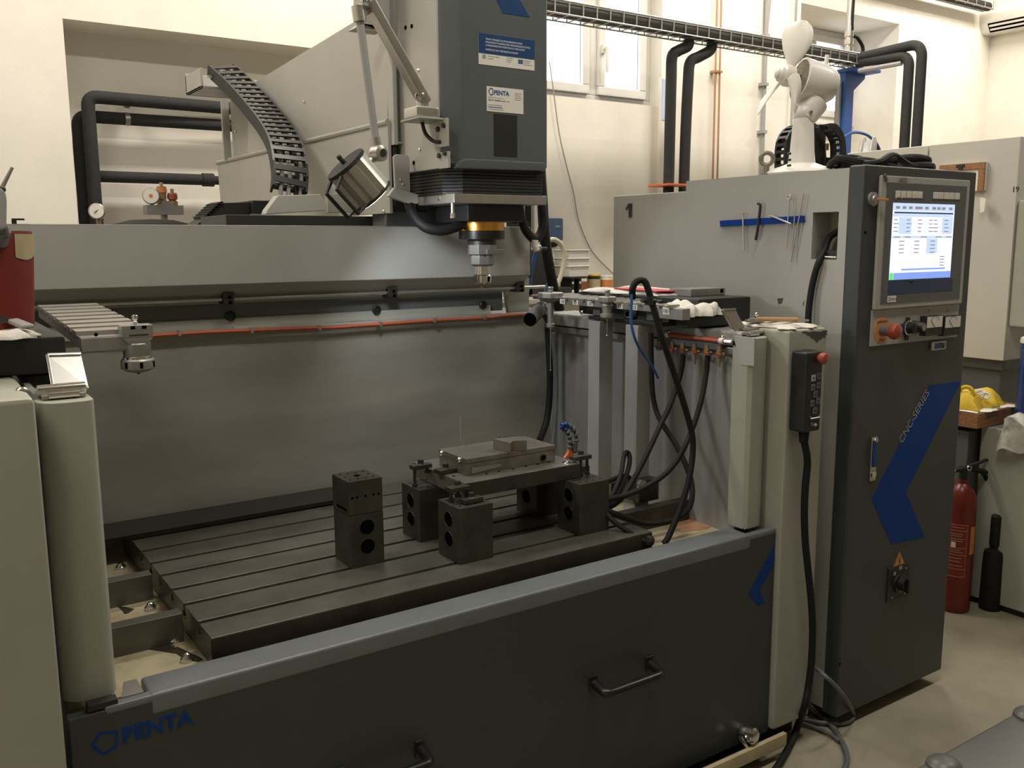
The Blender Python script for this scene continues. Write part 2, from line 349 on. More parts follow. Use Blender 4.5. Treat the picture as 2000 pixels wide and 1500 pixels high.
part(M().cyl(g+Vector((0, .012, -.07)), g+Vector((0, .012, -.03)), .009), 'gauge_stem', zinc, sg)
for px, py, h, cap in ((316, 380, .09, orng_p), (337, 392, .06, red)):
    v = P(px, py, Y=4.66); v.z = b.z
    part(M().lathe([(.016, -.03), (.024, 0), (.024, .02), (.015, .025), (.02, .03), (.02, h-.02), (.022, h-.02), (.022, h), (.008, h), (.008, h+.02)], v, n=14), 'valve_body', brass2, sg)
    part(M().cyl(v+Vector((0, 0, h-.03)), v+Vector((0, 0, h-.008)), .0245, n=12), 'valve_cap', cap, sg)
# copper pipes, conduits, wire on the far wall
for i, (xa, xb) in enumerate(((1401, 1392), (1409, 1401))):
    pa = P(xa, 0, Y=4.96); pb = P(xb, 345, Y=4.96); pa = pa+(pa-pb).normalized()*.5; pb = pb+(pb-pa).normalized()*1.2
    t = thing('copper_pipe', ('left-hand', 'right-hand')[i]+' of two thin vertical copper pipes on the white wall', 'pipe', pb, 'thin copper pipes on the wall')
    part(M().cyl(pb, pa, .0075, n=10), 'tube', copper, t)
    q = P(1401, 140, Y=4.96); q.x = pa.x+(pb.x-pa.x)*(pa.z-q.z)/(pa.z-pb.z); part(M().box(q.x-.016, q.x+.016, 4.945, 5.0, q.z-.008, q.z+.008), 'clip', copper, t)
pa = P(1498, 0, Y=4.97); pb = P(1488, 330, Y=4.97)
t = thing('conduit', 'grey vertical conduit pipe clipped to the wall left of the fan', 'conduit', pb-Vector((0, 0, 1)))
part(M().cyl(pb-Vector((0, 0, 1)), pa+Vector((0, 0, .6)), .017, n=10), 'tube', conduit, t)
for y in (70, 165, 258): q = P(1496-y*.03, y, Y=4.97); part(M().box(q.x-.025, q.x+.025, 4.94, 5.0, q.z-.012, q.z+.012), 'clip', conduit, t)
lag('conduit', [P(1505, -20, Y=4.98), P(1497, 60, Y=4.98)], .014, 'short slanting grey conduit crossing the vertical conduit', 'conduit', conduit, 10)
pa = P(1557, -20, Y=4.98); pb = P(1543, 300, Y=4.98); lag('conduit', [pb-Vector((0, 0, .9)), pa], .008, 'thin pale conduit beside the window recess behind the fan', 'conduit', conduit, 8)
lag('thin_wire', Pn([(1073, 120), (1080, 170), (1092, 260), (1108, 330), (1120, 375), (1130, 430), (1150, 480), (1168, 505), (1198, 535)], Y=4.985), .004, 'thin loose grey wire drooping down the white wall', 'wire', inkg, 6, 4)
# tall leaning sign with orange lettering
sx0 = P(1290, 300, Y=4.9).x; sx1 = P(1318, 300, Y=4.9).x; z0 = 0; z1 = P(1300, 152, Y=4.9).z
t = thing('tall_sign', 'tall narrow pale sign with vertical orange lettering behind black pipes', 'sign', (sx0, 4.9, z0))
part(M().box(sx0, sx1, 4.9, 4.93, z0, z1), 'sign_board', paper, t, .003)
part(M().box(sx0+.005, sx1-.005, 4.897, 4.8995, P(1300, 235, Y=4.9).z, z1-.01), 'blue_print', mat('pale_blue_print', (0.50, 0.60, 0.80), .5), t)
o = P(1309, 342, Y=4.895); text('oxeron', (o.x+.03, 4.896, o.z), (0, 0, 1), (-1, 0, 0), .15, mat('orange_letter', (.55, .11, .03), .5), t, bold=.004)
# cable tray
YA, YB = 4.42, 4.58
q0 = P(1072, 22, Y=YA); q1 = P(1690, 127, Y=YA); zt = (q0.z+q1.z)/2; hh = .075
tx0 = q0.x-1.0; tx1 = q1.x
t = thing('cable_tray', 'long wire mesh cable tray carrying black lagged pipes across the room', 'cable tray', (tx0, 4.5, zt))
for y, z in ((YA, zt), (YA, zt+hh), (YB, zt), (YB, zt+hh), (4.5, zt)):
    part(M().cyl((tx0, y, z), (tx1, y, z), .005, n=6), 'rail', wire, t)
n = 38
rg = part(M().tube([(tx0, YA, zt+hh), (tx0, YA, zt), (tx0, YB, zt), (tx0, YB, zt+hh)], .005, 6), 'rung', wire, t)
for i in range(1, n+1): instance(rg, t, Matrix.Translation(ORG[t]+Vector(((tx1-tx0)*i/n, 0, 0))))
lag('lagged_pipe', [(tx0, 4.458, zt+.046), (tx1+.0, 4.458, zt+.046)], .036, 'front black lagged pipe lying along the wire cable tray', 'pipe', lagg, 16)
lag('lagged_pipe', [(tx0, 4.535, zt+.046), (tx1+.0, 4.535, zt+.046)], .036, 'rear black lagged pipe lying along the wire cable tray', 'pipe', lagg, 16)
def drop(l, label):
    lag('lagged_pipe', [Vector(p) for p in l], .036, label, 'pipe', foam, 14, 5)
k = lambda x, y, Y=4.5: P(x, y, Y=Y)
drop([k(1345, 78), k(1343, 90), k(1325, 99), k(1313, 110), k(1311, 150), k(1309, 230), k(1307, 320), k(1305, 395), k(1303, 480)], 'left black lagged pipe dropping from the tray towards the cabinet')
drop([k(1391, 82), k(1387, 98), k(1365, 111), k(1348, 122), k(1344, 160), k(1340, 240), k(1337, 320), k(1335, 395), k(1333, 480)], 'right black lagged pipe of the pair dropping from the tray')
a = P(1302, 358, Y=4.42); b = P(1342, 364, Y=4.42); solo(M().box(a.x, b.x, 4.40, 4.6, b.z, a.z), 'pipe_clamp', orange, 'orange clamp strip across the two dropping black pipes', 'clamp', .003)
XT = tx1-.06
e = lambda x, y: P(x, y, X=XT)
zz = zt+.045
lag('lagged_pipe', elbow((XT, 4.5, zz), (XT, e(1801, 100).y, zz+.02), (XT, e(1801, 100).y, 1.5), .10, 8), .036, 'outer black lagged pipe from tray end turning down behind cabinet', 'pipe', foam, 14)
lag('lagged_pipe', elbow((XT+.005, 4.45, zz-.03), (XT, e(1776, 118).y, zz-.05), (XT, e(1776, 118).y, 1.5), .08, 8), .036, 'inner black lagged pipe beside the outer one, behind cabinet', 'pipe', foam, 14)
lag('steel_strut', [(XT-.01, 4.42, zt-.05), (XT-.01, e(1763, 118).y, zt-.05)], .018, 'short pale steel strut under the bent black pipes', 'strut', conduit, 8)
# vertical conduit at the tray end, blue steel column
q = P(1656, 106, Y=4.5); t = thing('conduit', 'upright metal conduit with couplings standing on the tray end', 'conduit', q)
part(M().cyl(q, (q.x+.02, q.y, 4.5), .026, n=14), 'tube', alu, t)
for y in (66, 82, 98): c = P(1655.5, y, Y=4.5); part(M().cyl((q.x+.003, q.y, c.z-.02), (q.x+.003, q.y, c.z+.02), .036, n=10), 'coupling', alu, t)
lag('black_cable', [P(1667, -10, Y=4.48), P(1664, 60, Y=4.48), P(1675, 74, Y=4.48), P(1685, 92, Y=4.48), P(1684, 112, Y=4.48)], .014, 'black cable curling from the upright conduit onto the tray', 'cable', rubber, 8, 5)
c0 = P(1650, 200, Y=4.55).x; c1 = P(1667, 200, Y=4.55).x
t = thing('blue_column', 'blue painted steel column under the end of the cable tray', 'column', ((c0+c1)/2, 4.55, 0))
part(M().box(c0, c1, 4.55, 4.61, 0, zt-.03), 'post', bluep, t, .006)
part(M().box(c0-.028, c0-.004, 4.58, 4.62, 0, zt-.1), 'side_trunking', conduit, t, .003)
part(M().prism([(c1, 4.57, zt-.03), (c1+.16, 4.57, zt-.03), (c1+.16, 4.57, zt-.06), (c1, 4.57, zt-.18)], (0, .06, 0)).box(c0-.02, c1+.17, 4.44, 4.65, zt-.035, zt-.012), 'gusset', bluep, t, .004)
lag('blue_hose', [P(1640, 292, Y=4.3), P(1645, 272, Y=4.3), P(1665, 259, Y=4.3), P(1690, 262, Y=4.3), P(1708, 276, Y=4.3), P(1718, 294, Y=4.3), P(1726, 330, Y=4.3)], .011, 'blue air hose arching from the column behind the cabinet', 'hose', bluet, 8, 5)
c = P(1690, 322, Y=4.3); t = thing('hose_reel', 'pale grey round hose reel edge rising behind the cabinet', 'reel', (c.x, 4.3, c.z-.16))
part(M().lathe([(.04, -.03), (.19, -.03), (.2, -.02), (.2, -.01), (.17, 0), (.17, .04), (.2, .05), (.2, .06), (.04, .06)], c, (.5, -1, 0), n=36), 'drum', conduit, t)
# second tray high on the right, air conditioner
a = P(1830, -8, Y=4.85); b = P(1945, 22, Y=4.85)
t = thing('cable_tray', 'short dark cable tray high on the wall near the air conditioner', 'cable tray', (a.x, 4.85, a.z-.1))
for y in (4.82, 4.92): part(M().cyl((a.x-1, y, b.z), (b.x-.1, y, b.z), .007, n=6), 'rail', wire, t)
part(M().cyl((a.x-1, 4.87, b.z+.03), (b.x-.1, 4.87, b.z+.03), .04, n=10), 'cable_bundle', foam, t)
rg = part(M().tube([(a.x-1, 4.82, b.z+.07), (a.x-1, 4.82, b.z), (a.x-1, 4.92, b.z), (a.x-1, 4.92, b.z+.07)], .005, 6), 'rung', wire, t)
for i in range(1, 14): instance(rg, t, Matrix.Translation(ORG[t]+Vector(((b.x-a.x+.9)*i/13, 0, 0))))
xa = CORX-.22; ya = P(1908, 60, X=xa).y; zl = P(1916, 66, X=xa).z; zh = P(1912, 16, X=xa).z
t = thing('air_conditioner', 'white wall air conditioner with dark louvre in the top corner', 'air conditioner', (CORX-.1, ya-.5, zl))
prof = [(CORX, zl), (CORX-.16, zl), (xa, zl+.08), (xa-.01, zh-.06), (xa+.03, zh), (CORX, zh)]
part(M().prism([(x, ya, z) for x, z in prof], (0, -1.0, 0)), 'case', white, t, .02)
part(M().prism([(CORX-.165, ya-.1, zl+.012), (xa+.004, ya-.1, zl+.082), (xa-.003, ya-.1, zl+.080), (CORX-.167, ya-.1, zl+.004)], (0, -.86, 0)), 'air_outlet', hole, t)
for i in range(2):
    f = .3+.4*i; part(M().bar((CORX-.165-.06*f, ya-.11, zl+.006+.075*f), (CORX-.165-.06*f, ya-.95, zl+.006+.075*f), .02, .006, (-1, 0, -.5)), 'louvre', white, t)

# bench shelf with small things seen past the crossbeam
sz = P(1130, 577, Y=4.75).z
x0 = P(1078, 577, Y=4.75).x-.35; x1 = P(1215, 577, Y=4.75).x+.3
t = thing('wall_shelf', 'thin pale wall shelf holding tubs and cans behind the machine', 'shelf', ((x0+x1)/2, 4.85, sz-.03))
part(M().box(x0, x1, 4.6, 5.0, sz-.03, sz), 'board', grey, t, .003)
for x in (x0+.2, x1-.2): part(M().prism([(x, 4.98, sz-.03), (x, 4.65, sz-.03), (x, 4.98, sz-.25)], (.02, 0, 0)), 'bracket', grey, t)
def px_box(x0, y0, x1, y1, Y, d): a = P(x0, y0, Y=Y); b = P(x1, y1, Y=Y); return M().box(a.x, b.x, Y, Y+d, b.z, a.z)
for i, (ya_, yb_, lb) in enumerate(((541, 518, 'lowest of three nested frosted plastic tubs on the perforated stand'), (523, 503, 'middle of the three nested frosted plastic tubs'), (506, 487, 'topmost of the three nested frosted plastic tubs'))):
    a = P(1105, ya_, Y=4.75); b = P(1145, yb_, Y=4.75); cx = (a.x+b.x)/2; w = b.x-a.x; zb_ = a.z
    hgt = b.z-a.z
    mm = M(); w0, w1 = w*.46, w*.51
    mm.prism([(cx-w0, 4.72, zb_), (cx+w0, 4.72, zb_), (cx+w1, 4.72, zb_+hgt), (cx-w1, 4.72, zb_+hgt)], (0, .16, 0)); mm.box(cx-w1-.004, cx+w1+.004, 4.713, 4.887, zb_+hgt-.010, zb_+hgt)
    solo(mm, 'frosted_tub', frost, lb, 'tub', .006, group='nested frosted tubs')
a = P(1114, 577, Y=4.75); b = P(1134, 540, Y=4.75)
t = thing('perforated_stand', 'small dark perforated metal stand under the frosted tubs', 'stand', (a.x, 4.8, sz))
part(M().box(a.x, a.x+.025, 4.74, 4.86, sz, b.z).box(b.x-.025, b.x, 4.74, 4.86, sz, b.z).box(a.x-.03, b.x+.03, 4.72, 4.88, b.z-.012, b.z), 'frame', black, t, .002)
part(M().cyl(((a.x+b.x)/2, 4.8, sz), ((a.x+b.x)/2, 4.8, b.z-.012), .02), 'pillar', alu, t)
for i in range(3):
    for x in (a.x+.012, b.x-.012): z = sz+.03+i*.055; part(M().cyl((x, 4.737, z), (x, 4.7395, z), .009, n=10), 'round_hole', white2, t)
for i, (xa_, xb_, c1_, lb) in enumerate(((1154, 1176, cream, 'can with yellow lid rim and cream label on the wall shelf'), (1177, 1200, orng_p, 'can with orange and yellow label at the shelf end by cabinet'))):
    a = P(xa_, 577, Y=4.75); b = P(xb_, 536+i*2, Y=4.75); cx = (a.x+b.x)/2; rr = (b.x-a.x)/2*.95; h = b.z-sz
    t = thing('tin_can', lb, 'can', (cx, 4.78, sz), 'cans on the wall shelf')
    part(M().cyl((cx, 4.78, sz), (cx, 4.78, sz+h*.96), rr), 'can_body', black if i == 0 else paper, t)
    part(M().cyl((cx, 4.78, sz+h*.08), (cx, 4.78, sz+h*.78), rr*1.02), 'paper_label', c1_, t)
    part(M().cyl((cx, 4.78, sz+h*.93), (cx, 4.78, sz+h), rr*1.04), 'lid', yelp if i == 0 else white, t)
solo(px_box(1134, 551, 1155, 577, 4.78, .1), 'brown_box', mat('orange_brown_card', (.33, .12, .05), .7), 'small orange brown carton between the stand and the cans', 'box', .004)
t = thing('soap_dispenser', 'blue grey wall dispenser with rounded black bottom', 'dispenser', P(1088, 482, Y=4.92))
a = P(1077, 470, Y=4.9); b = P(1101, 426, Y=4.9); cx = (a.x+b.x)/2
part(M().box(a.x, b.x, 4.9, 5.0, a.z, b.z), 'case', bluebox, t, .012)
part(M().sphere((cx, 4.95, a.z), (b.x-a.x)*.46), 'nozzle', black, t)
part(M().box(cx-.02, cx+.02, 4.897, 4.9, b.z-.06, b.z-.05), 'brand_strip', inkg, t)
t = thing('dark_appliance', 'dark boxy appliance standing below the wall dispenser', 'appliance', P(1092, 577, Y=4.85))
a = P(1078, 577, Y=4.66); b = P(1100, 488, Y=4.66)
part(M().box(a.x-.05, a.x+.07, 4.8, 4.98, sz, b.z), 'column', black, t, .006); part(M().box(a.x+.07, b.x, 4.84, 4.98, sz+.1, b.z-.02), 'body', foam, t, .006)
part(M().box(a.x-.05, b.x+.12, 4.72, 4.98, sz, sz+.06), 'foot', black, t, .01)
lag('cream_hose', [P(1060, 478, Y=4.6), P(1069, 471, Y=4.6), P(1082, 468, Y=4.6), P(1096, 478, Y=4.6), P(1102, 500, Y=4.6), P(1098, 530, Y=4.6), P(1088, 558, Y=4.6), P(1078, 590, Y=4.6), P(1062, 612, Y=4.6), P(1056, 640, Y=4.6)], .016, 'cream hose arching in front of the dark appliance', 'hose', mat('cream_hose', (.42, .38, .29), .5), 10, 5)
# ================================================================ machine enclosure
DY = 1.755; LZ = 0.738; XL, XR = 0.187, 2.147
YB2 = 2.82; WX = 2.08; TF = 0.70
enc = thing('machine_enclosure', 'pale grey sheet metal tub and corner posts around the milling table', 'machine enclosure', (1.167, 2.3, 0.0))
part(M().box(XL+.01, XR-.01, 1.86, 2.84, TF-.04, TF), 'tub_floor', tubf, enc, .004)
part(M().box(XL+.02, XR-.03, 1.90, 2.80, .12, TF-.04), 'machine_base', dark, enc)
part(M().box(XL+.01, WX+.01, YB2, YB2+.012, TF-.02, 1.33), 'splash_plate', stain, enc, .002)
part(M().box(XL+.01, WX+.01, YB2-.012, YB2+.03, 1.33, 1.337), 'plate_lip', stain2, enc, .002)
part(M().box(WX, WX+.012, 1.86, YB2, TF-.02, 1.33), 'side_wall', stain2, enc, .002)
part(M().box(XL, XL+.012, 1.86, YB2, TF-.02, 1.33), 'side_wall', stain2, enc, .002)
part(M().prism([(2.048, y, z) for y, z in ((1.83, 1.29), (1.83, 1.33), (YB2-.01, 1.33), (YB2-.01, 1.29))], (.006, 0, 0)).box(2.05, 2.20, 1.83, YB2, 1.324, 1.334), 'wall_flange', stain2, enc, .003)
part(M().box(2.056, 2.079, 1.86, 2.80, 1.262, 1.285), 'flange_rail', zinc, enc, .004)
for p in ((1137, 610), (1308, 648), (1412, 659)):
    q = P(*p, X=2.047); part(M().sphere((2.046, q.y, q.z), .008, 10), 'dome_screw', chrome, enc)
# corner posts with rounded outer edge
def cpost(x0, x1, y0, y1, z0, z1, side):
    R = .045; pts = []
    if side > 0:
        pts = [(x0, y1), (x0, y0+.012), (x0+.012, y0)]+[(x1-R+R*math.sin(a), y0+R-R*math.cos(a)) for a in [math.pi/2*i/6 for i in range(7)]]+[(x1, y1)]
    else:
        pts = [(x0, y1)]+[(x0+R-R*math.cos(a), y0+R-R*math.sin(a)) for a in [math.pi/2*i/6 for i in range(7)]]+[(x1-.018, y0), (x1-.006, y0+.006), (x1, y0+.018), (x1, y1)]
    return M().prism([(x, y, z0) for x, y in pts], (0, 0, z1-z0))
cp = part(cpost(2.048, 2.145, 1.792, 1.862, .7385, 1.318, 1), 'corner_post', beige, enc, .002, ang=50)
q = [P(*p, X=2.046) for p in ((1431, 655), (1473, 660), (1472, 715), (1447, 713))]
part(M().prism([(2.046, v.y, v.z) for v in q], (.004, 0, 0)), 'post_gusset', grey, enc, .001)
part(cpost(.187, .282, 1.795, 2.20, .7385, 1.318, -1), 'corner_post', beige, enc, .002, ang=50)
# tall side pillars
part(M().box(2.15, 2.325, 1.737, 2.34, .078, 1.340), 'side_pillar', beige, enc, .010)
part(M().box(2.158, 2.32, 1.80, 2.3, .0, .078), 'pillar_foot', black, enc)
q = P(1590, 645, Y=1.736)
ch = [P(*p, Y=1.7362) for p in ((1567, 648), (1574, 647), (1580, 649), (1590, 647), (1602, 648), (1612, 645), (1617, 647), (1614, 651), (1617, 654), (1611, 655), (1612, 659), (1606, 659), (1603, 664), (1599, 663), (1597, 669), (1593, 666), (1589, 661), (1584, 660), (1583, 656), (1576, 655), (1577, 652), (1570, 651))]
part(M().prism(ch, (0, .002, 0)), 'bare_metal_patch', chip, enc)
part(M().box(-.10, .175, 1.712, 2.112, .05, 1.345), 'side_pillar', beige, enc, .012)
q = P(43, 762, Z=1.345); part(M().lathe([(.0105, 0), (.010, .003), (.006, .006), (.002, .0066)], (q.x, q.y, 1.3445), n=14), 'screw', chrome, enc)
# ledge bar and plinth under the door
part(M().box(.3, 2.172, 1.700, 1.716, .040, .083), 'ledge_bar', cream, enc, .003)
part(M().box(.3, 2.12, 1.716, 1.78, .040, .046).box(.3, 2.13, 1.80, 1.84, .0, .20), 'plinth', black, enc)
# posts and cross beams in the tub
for (x0, x1, y0, y1, zt_) in ((1.929, 1.988, 2.15, 2.21, 1.337), (1.933, 1.993, 2.345, 2.405, 1.337)):
    part(M().box(x0, x1, y0, y1, TF, zt_), 'rack_post', stain2, enc, .003)
for (x0, x1) in ((.195, .470), (1.76, 2.075)):
    for y in (2.05, 2.35):
        part(M().box(x0, x1, y, y+.038, TF+.0, .768), 'cross_beam', steel if x0 < 1 else block, enc, .002)
part(M().box(1.91, 1.995, 2.11, 2.22, .7685, .84), 'post_foot', block, enc, .002)
for x in (1.905,): part(M().cyl((x, 2.10, .835), (x, 2.088, .835), .016).cyl((x, 2.12, .7685), (x, 2.12, .782), .012), 'foot_bolt', chrome, enc)
# stains on the tub floor: spilt oil on the left, orange residue on the right
def blot(name, pts, mt, z, lab=None):
    qs = [P(x, y, Z=z) for x, y in pts]; m = M().prism([(v.x, v.y, z) for v in qs], (0, 0, .0012)); part(m, name, mt, enc, label=lab)
blot('oil_patch', [(291, 1269), (300, 1264), (312, 1257), (330, 1258), (352, 1266), (372, 1276), (388, 1283), (397, 1289), (388, 1293), (372, 1291), (356, 1285), (345, 1277), (330, 1275), (312, 1272)], oil, TF)
blot('oil_patch', [(219, 1176), (232, 1167), (252, 1163), (268, 1157), (276, 1155), (272, 1164), (258, 1170), (250, 1177), (236, 1178), (226, 1181)], oil, TF)
blot('oil_patch', [(228, 1184), (245, 1186), (262, 1190), (252, 1197), (244, 1200), (238, 1192)], oil, TF)
blot('orange_patch', [(1272, 990), (1290, 992), (1312, 1000), (1345, 1012), (1375, 1020), (1393, 1027), (1380, 1034), (1355, 1037), (1330, 1040), (1318, 1030), (1325, 1016), (1300, 1008), (1280, 1000)], rust, TF)
for p in ((235, 1097), (293, 1175), (339, 1238), (364, 1274)):
    q = P(*p, Z=TF+.02); part(M().lathe([(.014, TF), (.014, TF+.006), (.009, TF+.012), (.008, TF+.016), (.003, TF+.019)], (q.x, q.y, 0), n=12), 'hold_down_nut', chrome, enc)
# scuff stain on the right wall
q = P(1143, 672, X=WX-.001)
# orange tubing along the splash plate top
tub = [(212, 660), (300, 655.5), (400, 649), (500, 645), (600, 641), (655, 639.5), (700, 636), (745, 633), (850, 625.5), (945, 620.5), (990, 615.5), (1030, 614)]
t = thing('coolant_tube', 'thin orange tube clipped along the top of the rear splash plate', 'tube', P(620, 640, Y=YB2-.02))
part(M().tube(spline([P(x, y, Y=YB2-.02) for x, y in tub], 4), .0062, 8), 'tube', redl, t)
for x, y in ((350, 651), (491, 645), (623, 640), (742, 632.5), (847, 625.5), (945, 620)): q = P(x, y, Y=YB2-.02); part(M().box(q.x-.005, q.x+.005, q.y-.010, q.y+.013, q.z-.008, q.z+.008), 'clip', alu, t, .001)

# ---------------------------------------------------------------- lift-out front door
door = thing('front_door', 'long charcoal front panel of the machine with two black handles', 'door', (1.167, DY, .07))
part(M().box(XL, XR, DY, DY+.03, .07, LZ-.008), 'door_skin', dark, door, .004)
part(M().box(.332, 2.035, DY-.001, 1.843, LZ-.045, LZ), 'top_ledge', lipm, door, .007, seg=3)
part(M().box(.25, XR, DY-.0005, DY+.026, LZ-.02, LZ-.002), 'top_edge', lipm, door, .005)
part(M().box(.222, .275, DY+.004, DY+.03, LZ-.006, LZ+.008), 'hinge_plate', black, door, .002)
part(M().prism([(.284, DY+.02, LZ-.004), (.325, DY+.02, LZ-.004), (.325, DY+.085, LZ-.004), (.30, DY+.085, LZ-.004)], (0, 0, .005)), 'corner_plate', zinc, door, .001)
q = P(1462, 1030, Y=1.80); part(M().prism([(2.052, 1.795, LZ), (2.082, 1.80, LZ), (2.085, 1.815, LZ+.034), (2.080, 1.815, LZ+.036)], (.004, .012, 0)), 'latch_pin', alu, door, .001)
def handle(x0, x1, z):
    h = part(M().tube(elbow((x0, DY, z+.010), (x0, DY-.056, z), (x1, DY-.056, z), .022)[:-1]+elbow((x0, DY-.056, z), (x1, DY-.056, z), (x1, DY, z+.010), .022)[1:], .0125, 12), 'handle', blackg, door)
    part(M().box(x0-.014, x0+.014, DY-.006, DY, z-.012, z+.032).box(x1-.014, x1+.014, DY-.006, DY, z-.012, z+.032), 'handle_foot', blackg, h, .003)
handle(1.435, 1.635, .432); handle(.715, .915, .420)
# lock
q = P(1448, 1428, Y=DY); lk = part(M().lathe([(.020, 0), (.022, .006), (.020, .02), (.026, .024), (.026, .045), (.018, .052), (.004, .053)], (q.x, DY, q.z), (.15, -1, .05), n=18), 'lock_knob', chrome, door)
a = P(1446, 1440, Y=DY-.03); b = P(1458, 1478, Y=DY-.035); part(M().tube([(a.x, DY-.03, a.z), (b.x-.003, DY-.036, (a.z+b.z)/2), (b.x, DY-.036, b.z+.004), (b.x+.004, DY-.036, b.z)], .0065, 10), 'lock_lever', chrome, lk)
# printed pentagon logo and lettering
def pentagon_ring(verts, w):
    n = len(verts); c = sum(verts, Vector())/n; m = M(); inn = [c+(v-c)*(1-w) for v in verts]
    m.add(verts+inn, [(i, (i+1) % n, n+(i+1) % n, n+i) for i in range(n)]); return m
pv = [P(*p, Y=DY-.0006) for p in ((177, 1457), (194, 1430), (231, 1427), (229, 1459), (201, 1477))]
part(pentagon_ring(pv, .22), 'pentagon_emblem', blue, door)
a = P(239, 1452, Y=DY-.001); b = P(375, 1413, Y=DY-.001); lw = b.x-a.x
tt = text('PENTA', (a.x, DY-.0008, a.z), (1, 0, 0), (0, 0, 1), .0445, blue, door, bold=.0007)
ws = max(v.co.x for v in tt.data.vertices)-min(v.co.x for v in tt.data.vertices); sc = lw/ws
x0 = min(v.co.x for v in tt.data.vertices)
for v in tt.data.vertices: v.co.x = x0+(v.co.x-x0)*sc
cv = [P(*p, Y=DY-.0006) for p in ((1511, 1066), (1462, 1160), (1480, 1183), (1494, 1179), (1484, 1154), (1511, 1102))]
for v in cv: v.x = min(v.x, XR-.001)
part(M().prism([(v.x, DY-.0008, v.z) for v in cv], (0, .0006, 0)), 'blue_chevron', blue, door)

# ================================================================ slotted work table
tb = thing('work_table', 'wide oily steel milling table with long T slots', 'work table', (1.115, 2.33, TF))
Z0, Z1 = TF, .77; ys = [1.972, 2.095, 2.207, 2.323, 2.430, 2.545, 2.665]
prof = [(1.873, Z0), (1.873, Z1)]
for y in ys:
    prof += [(y-.0075, Z1), (y-.0075, Z1-.018), (y-.015, Z1-.018), (y-.015, Z1-.034), (y+.015, Z1-.034), (y+.015, Z1-.018), (y+.0075, Z1-.018), (y+.0075, Z1)]
prof += [(2.79, Z1), (2.79, Z0)]
part(M().prism([(.484, y, z) for y, z in prof], (1.262, 0, 0)), 'slotted_top', steel, tb, .0022)
part(M().box(.483, 1.747, 1.8715, 1.8728, Z0, Z1-.003), 'front_face', brown, tb)
for i, (xa, xb) in enumerate(((300, 307), (330, 336), (365, 371), (400, 406))):
    pass
for x, y in ((308, 1099), (335, 1093), (372, 1179), (407, 1172)): q = P(x, y, Z=Z1-.01); part(M().lathe([(.006, 0), (.006, .006), (.004, .01), (.001, .011)], (q.x, q.y, Z1-.012), n=8), 'slot_nut', chrome, tb)
a = P(210, 1030, Y=YB2-.012)
sl = [(.25, 2.655), (1.205, 2.655), (1.222, 2.808), (.25, 2.808)]
solo(M().prism([(x, y, .775) for x, y in sl], (0, 0, .012)), 'cover_strip', blackg, 'long flat black cover strip lying along the back of the table', 'cover', .0015)

# ================================================================ crossbeam
BY = 2.795; bx0 = -.3; bx1 = P(1036, 490, Y=BY).x; zt1 = 1.657; zt0 = P(1037, 538, Y=BY).z
cb = thing('machine_crossbeam', 'long grey horizontal crossbeam cover behind the milling table', 'machine crossbeam', (1.0, 2.9, 1.29))
part(M().box(bx0, bx1, BY, BY+.02, zt0, zt1).box(bx0, bx1, BY, BY+.55, zt1-.008, zt1), 'front_cover', grey, cb, .004, seg=3)
part(M().prism([(bx0, BY, zt0), (bx0, BY+.085, zt0-.062), (bx0, BY+.10, zt0-.062), (bx0, BY+.02, zt0)], (bx1-bx0-.003, 0, 0)), 'sloped_cover', beige, cb)
part(M().box(bx0, bx1-.07, BY+.085, BY+.11, 1.345, zt0-.06), 'beam_face', dgrey, cb, .002)
part(M().box(bx0, bx1-.13, BY+.075, BY+.11, 1.300, 1.368), 'guide_strip', beige, cb, .002)
part(M().box(bx0, bx1+.3, BY+.13, BY+.5, .2, 1.32), 'beam_support', dgrey, cb)
a = P(1006, 540, Y=BY+.09); b = P(1040, 612, Y=BY+.09)
part(M().prism([(b.x-.14, BY+.112, zt0+.06), (b.x, BY+.112, zt0+.06), (b.x, BY+.112, b.z), (b.x-.10, BY+.112, b.z)], (0, .012, 0)), 'end_plate', beige, cb, .001)
part(M().box(bx1, bx1+.010, BY+.01, BY+.16, zt0-.01, zt1+.02), 'end_seal', black, cb)
for x0_, x1_ in ((660, 733), (455, 545), (733, 965)):
    a = P(x0_, 620, Y=BY+.055); b = P(x1_, 620, Y=BY+.055)
    part(M().box(a.x, b.x-.004, BY+.050, BY+.07, 1.322, 1.337+(.006 if x0_ == 455 else 0)), 'scraper_strip', dgrey if x0_ == 660 else beige, cb, .001)
ry = BY+.045; r0 = P(80, 593, Y=ry); r1 = P(1012, 566, Y=ry); rz = (r0.z+r1.z)/2
rod = part(M().cyl((bx0, ry, rz), (P(1064, 567, Y=ry).x, ry, rz), .0062, n=12), 'guide_rod', alu, cb)
for px in (444, 764, 1013):
    q = P(px, 580, Y=ry); bk = part(M().box(q.x-.018, q.x+.018, ry-.016, ry+.04, rz-.016, rz+.024), 'rod_bracket', block, cb, .005)
    part(M().cyl((q.x+.004, ry-.0165, rz-.010), (q.x+.004, ry-.019, rz-.010), .006, n=12).cyl((q.x+.002, ry-.0165, rz+.006), (q.x+.002, ry-.019, rz+.006), .005, n=12), 'bracket_screw', hole, bk)
    part(M().box(q.x-.022, q.x+.016, ry-.006, ry+.04, rz+.022, rz+.040), 'bracket_pad', black, bk, .004)
for px, py in ((451, 617.5), (736, 605.5), (944, 596)):
    q = P(px, py, Y=BY+.07); part(M().lathe([(.016, 0), (.016, .006), (.012, .010), (.011, .004), (.001, .004)], (q.x, BY+.075, q.z), (0, -1, 0), n=16), 'socket_bolt', black, cb)
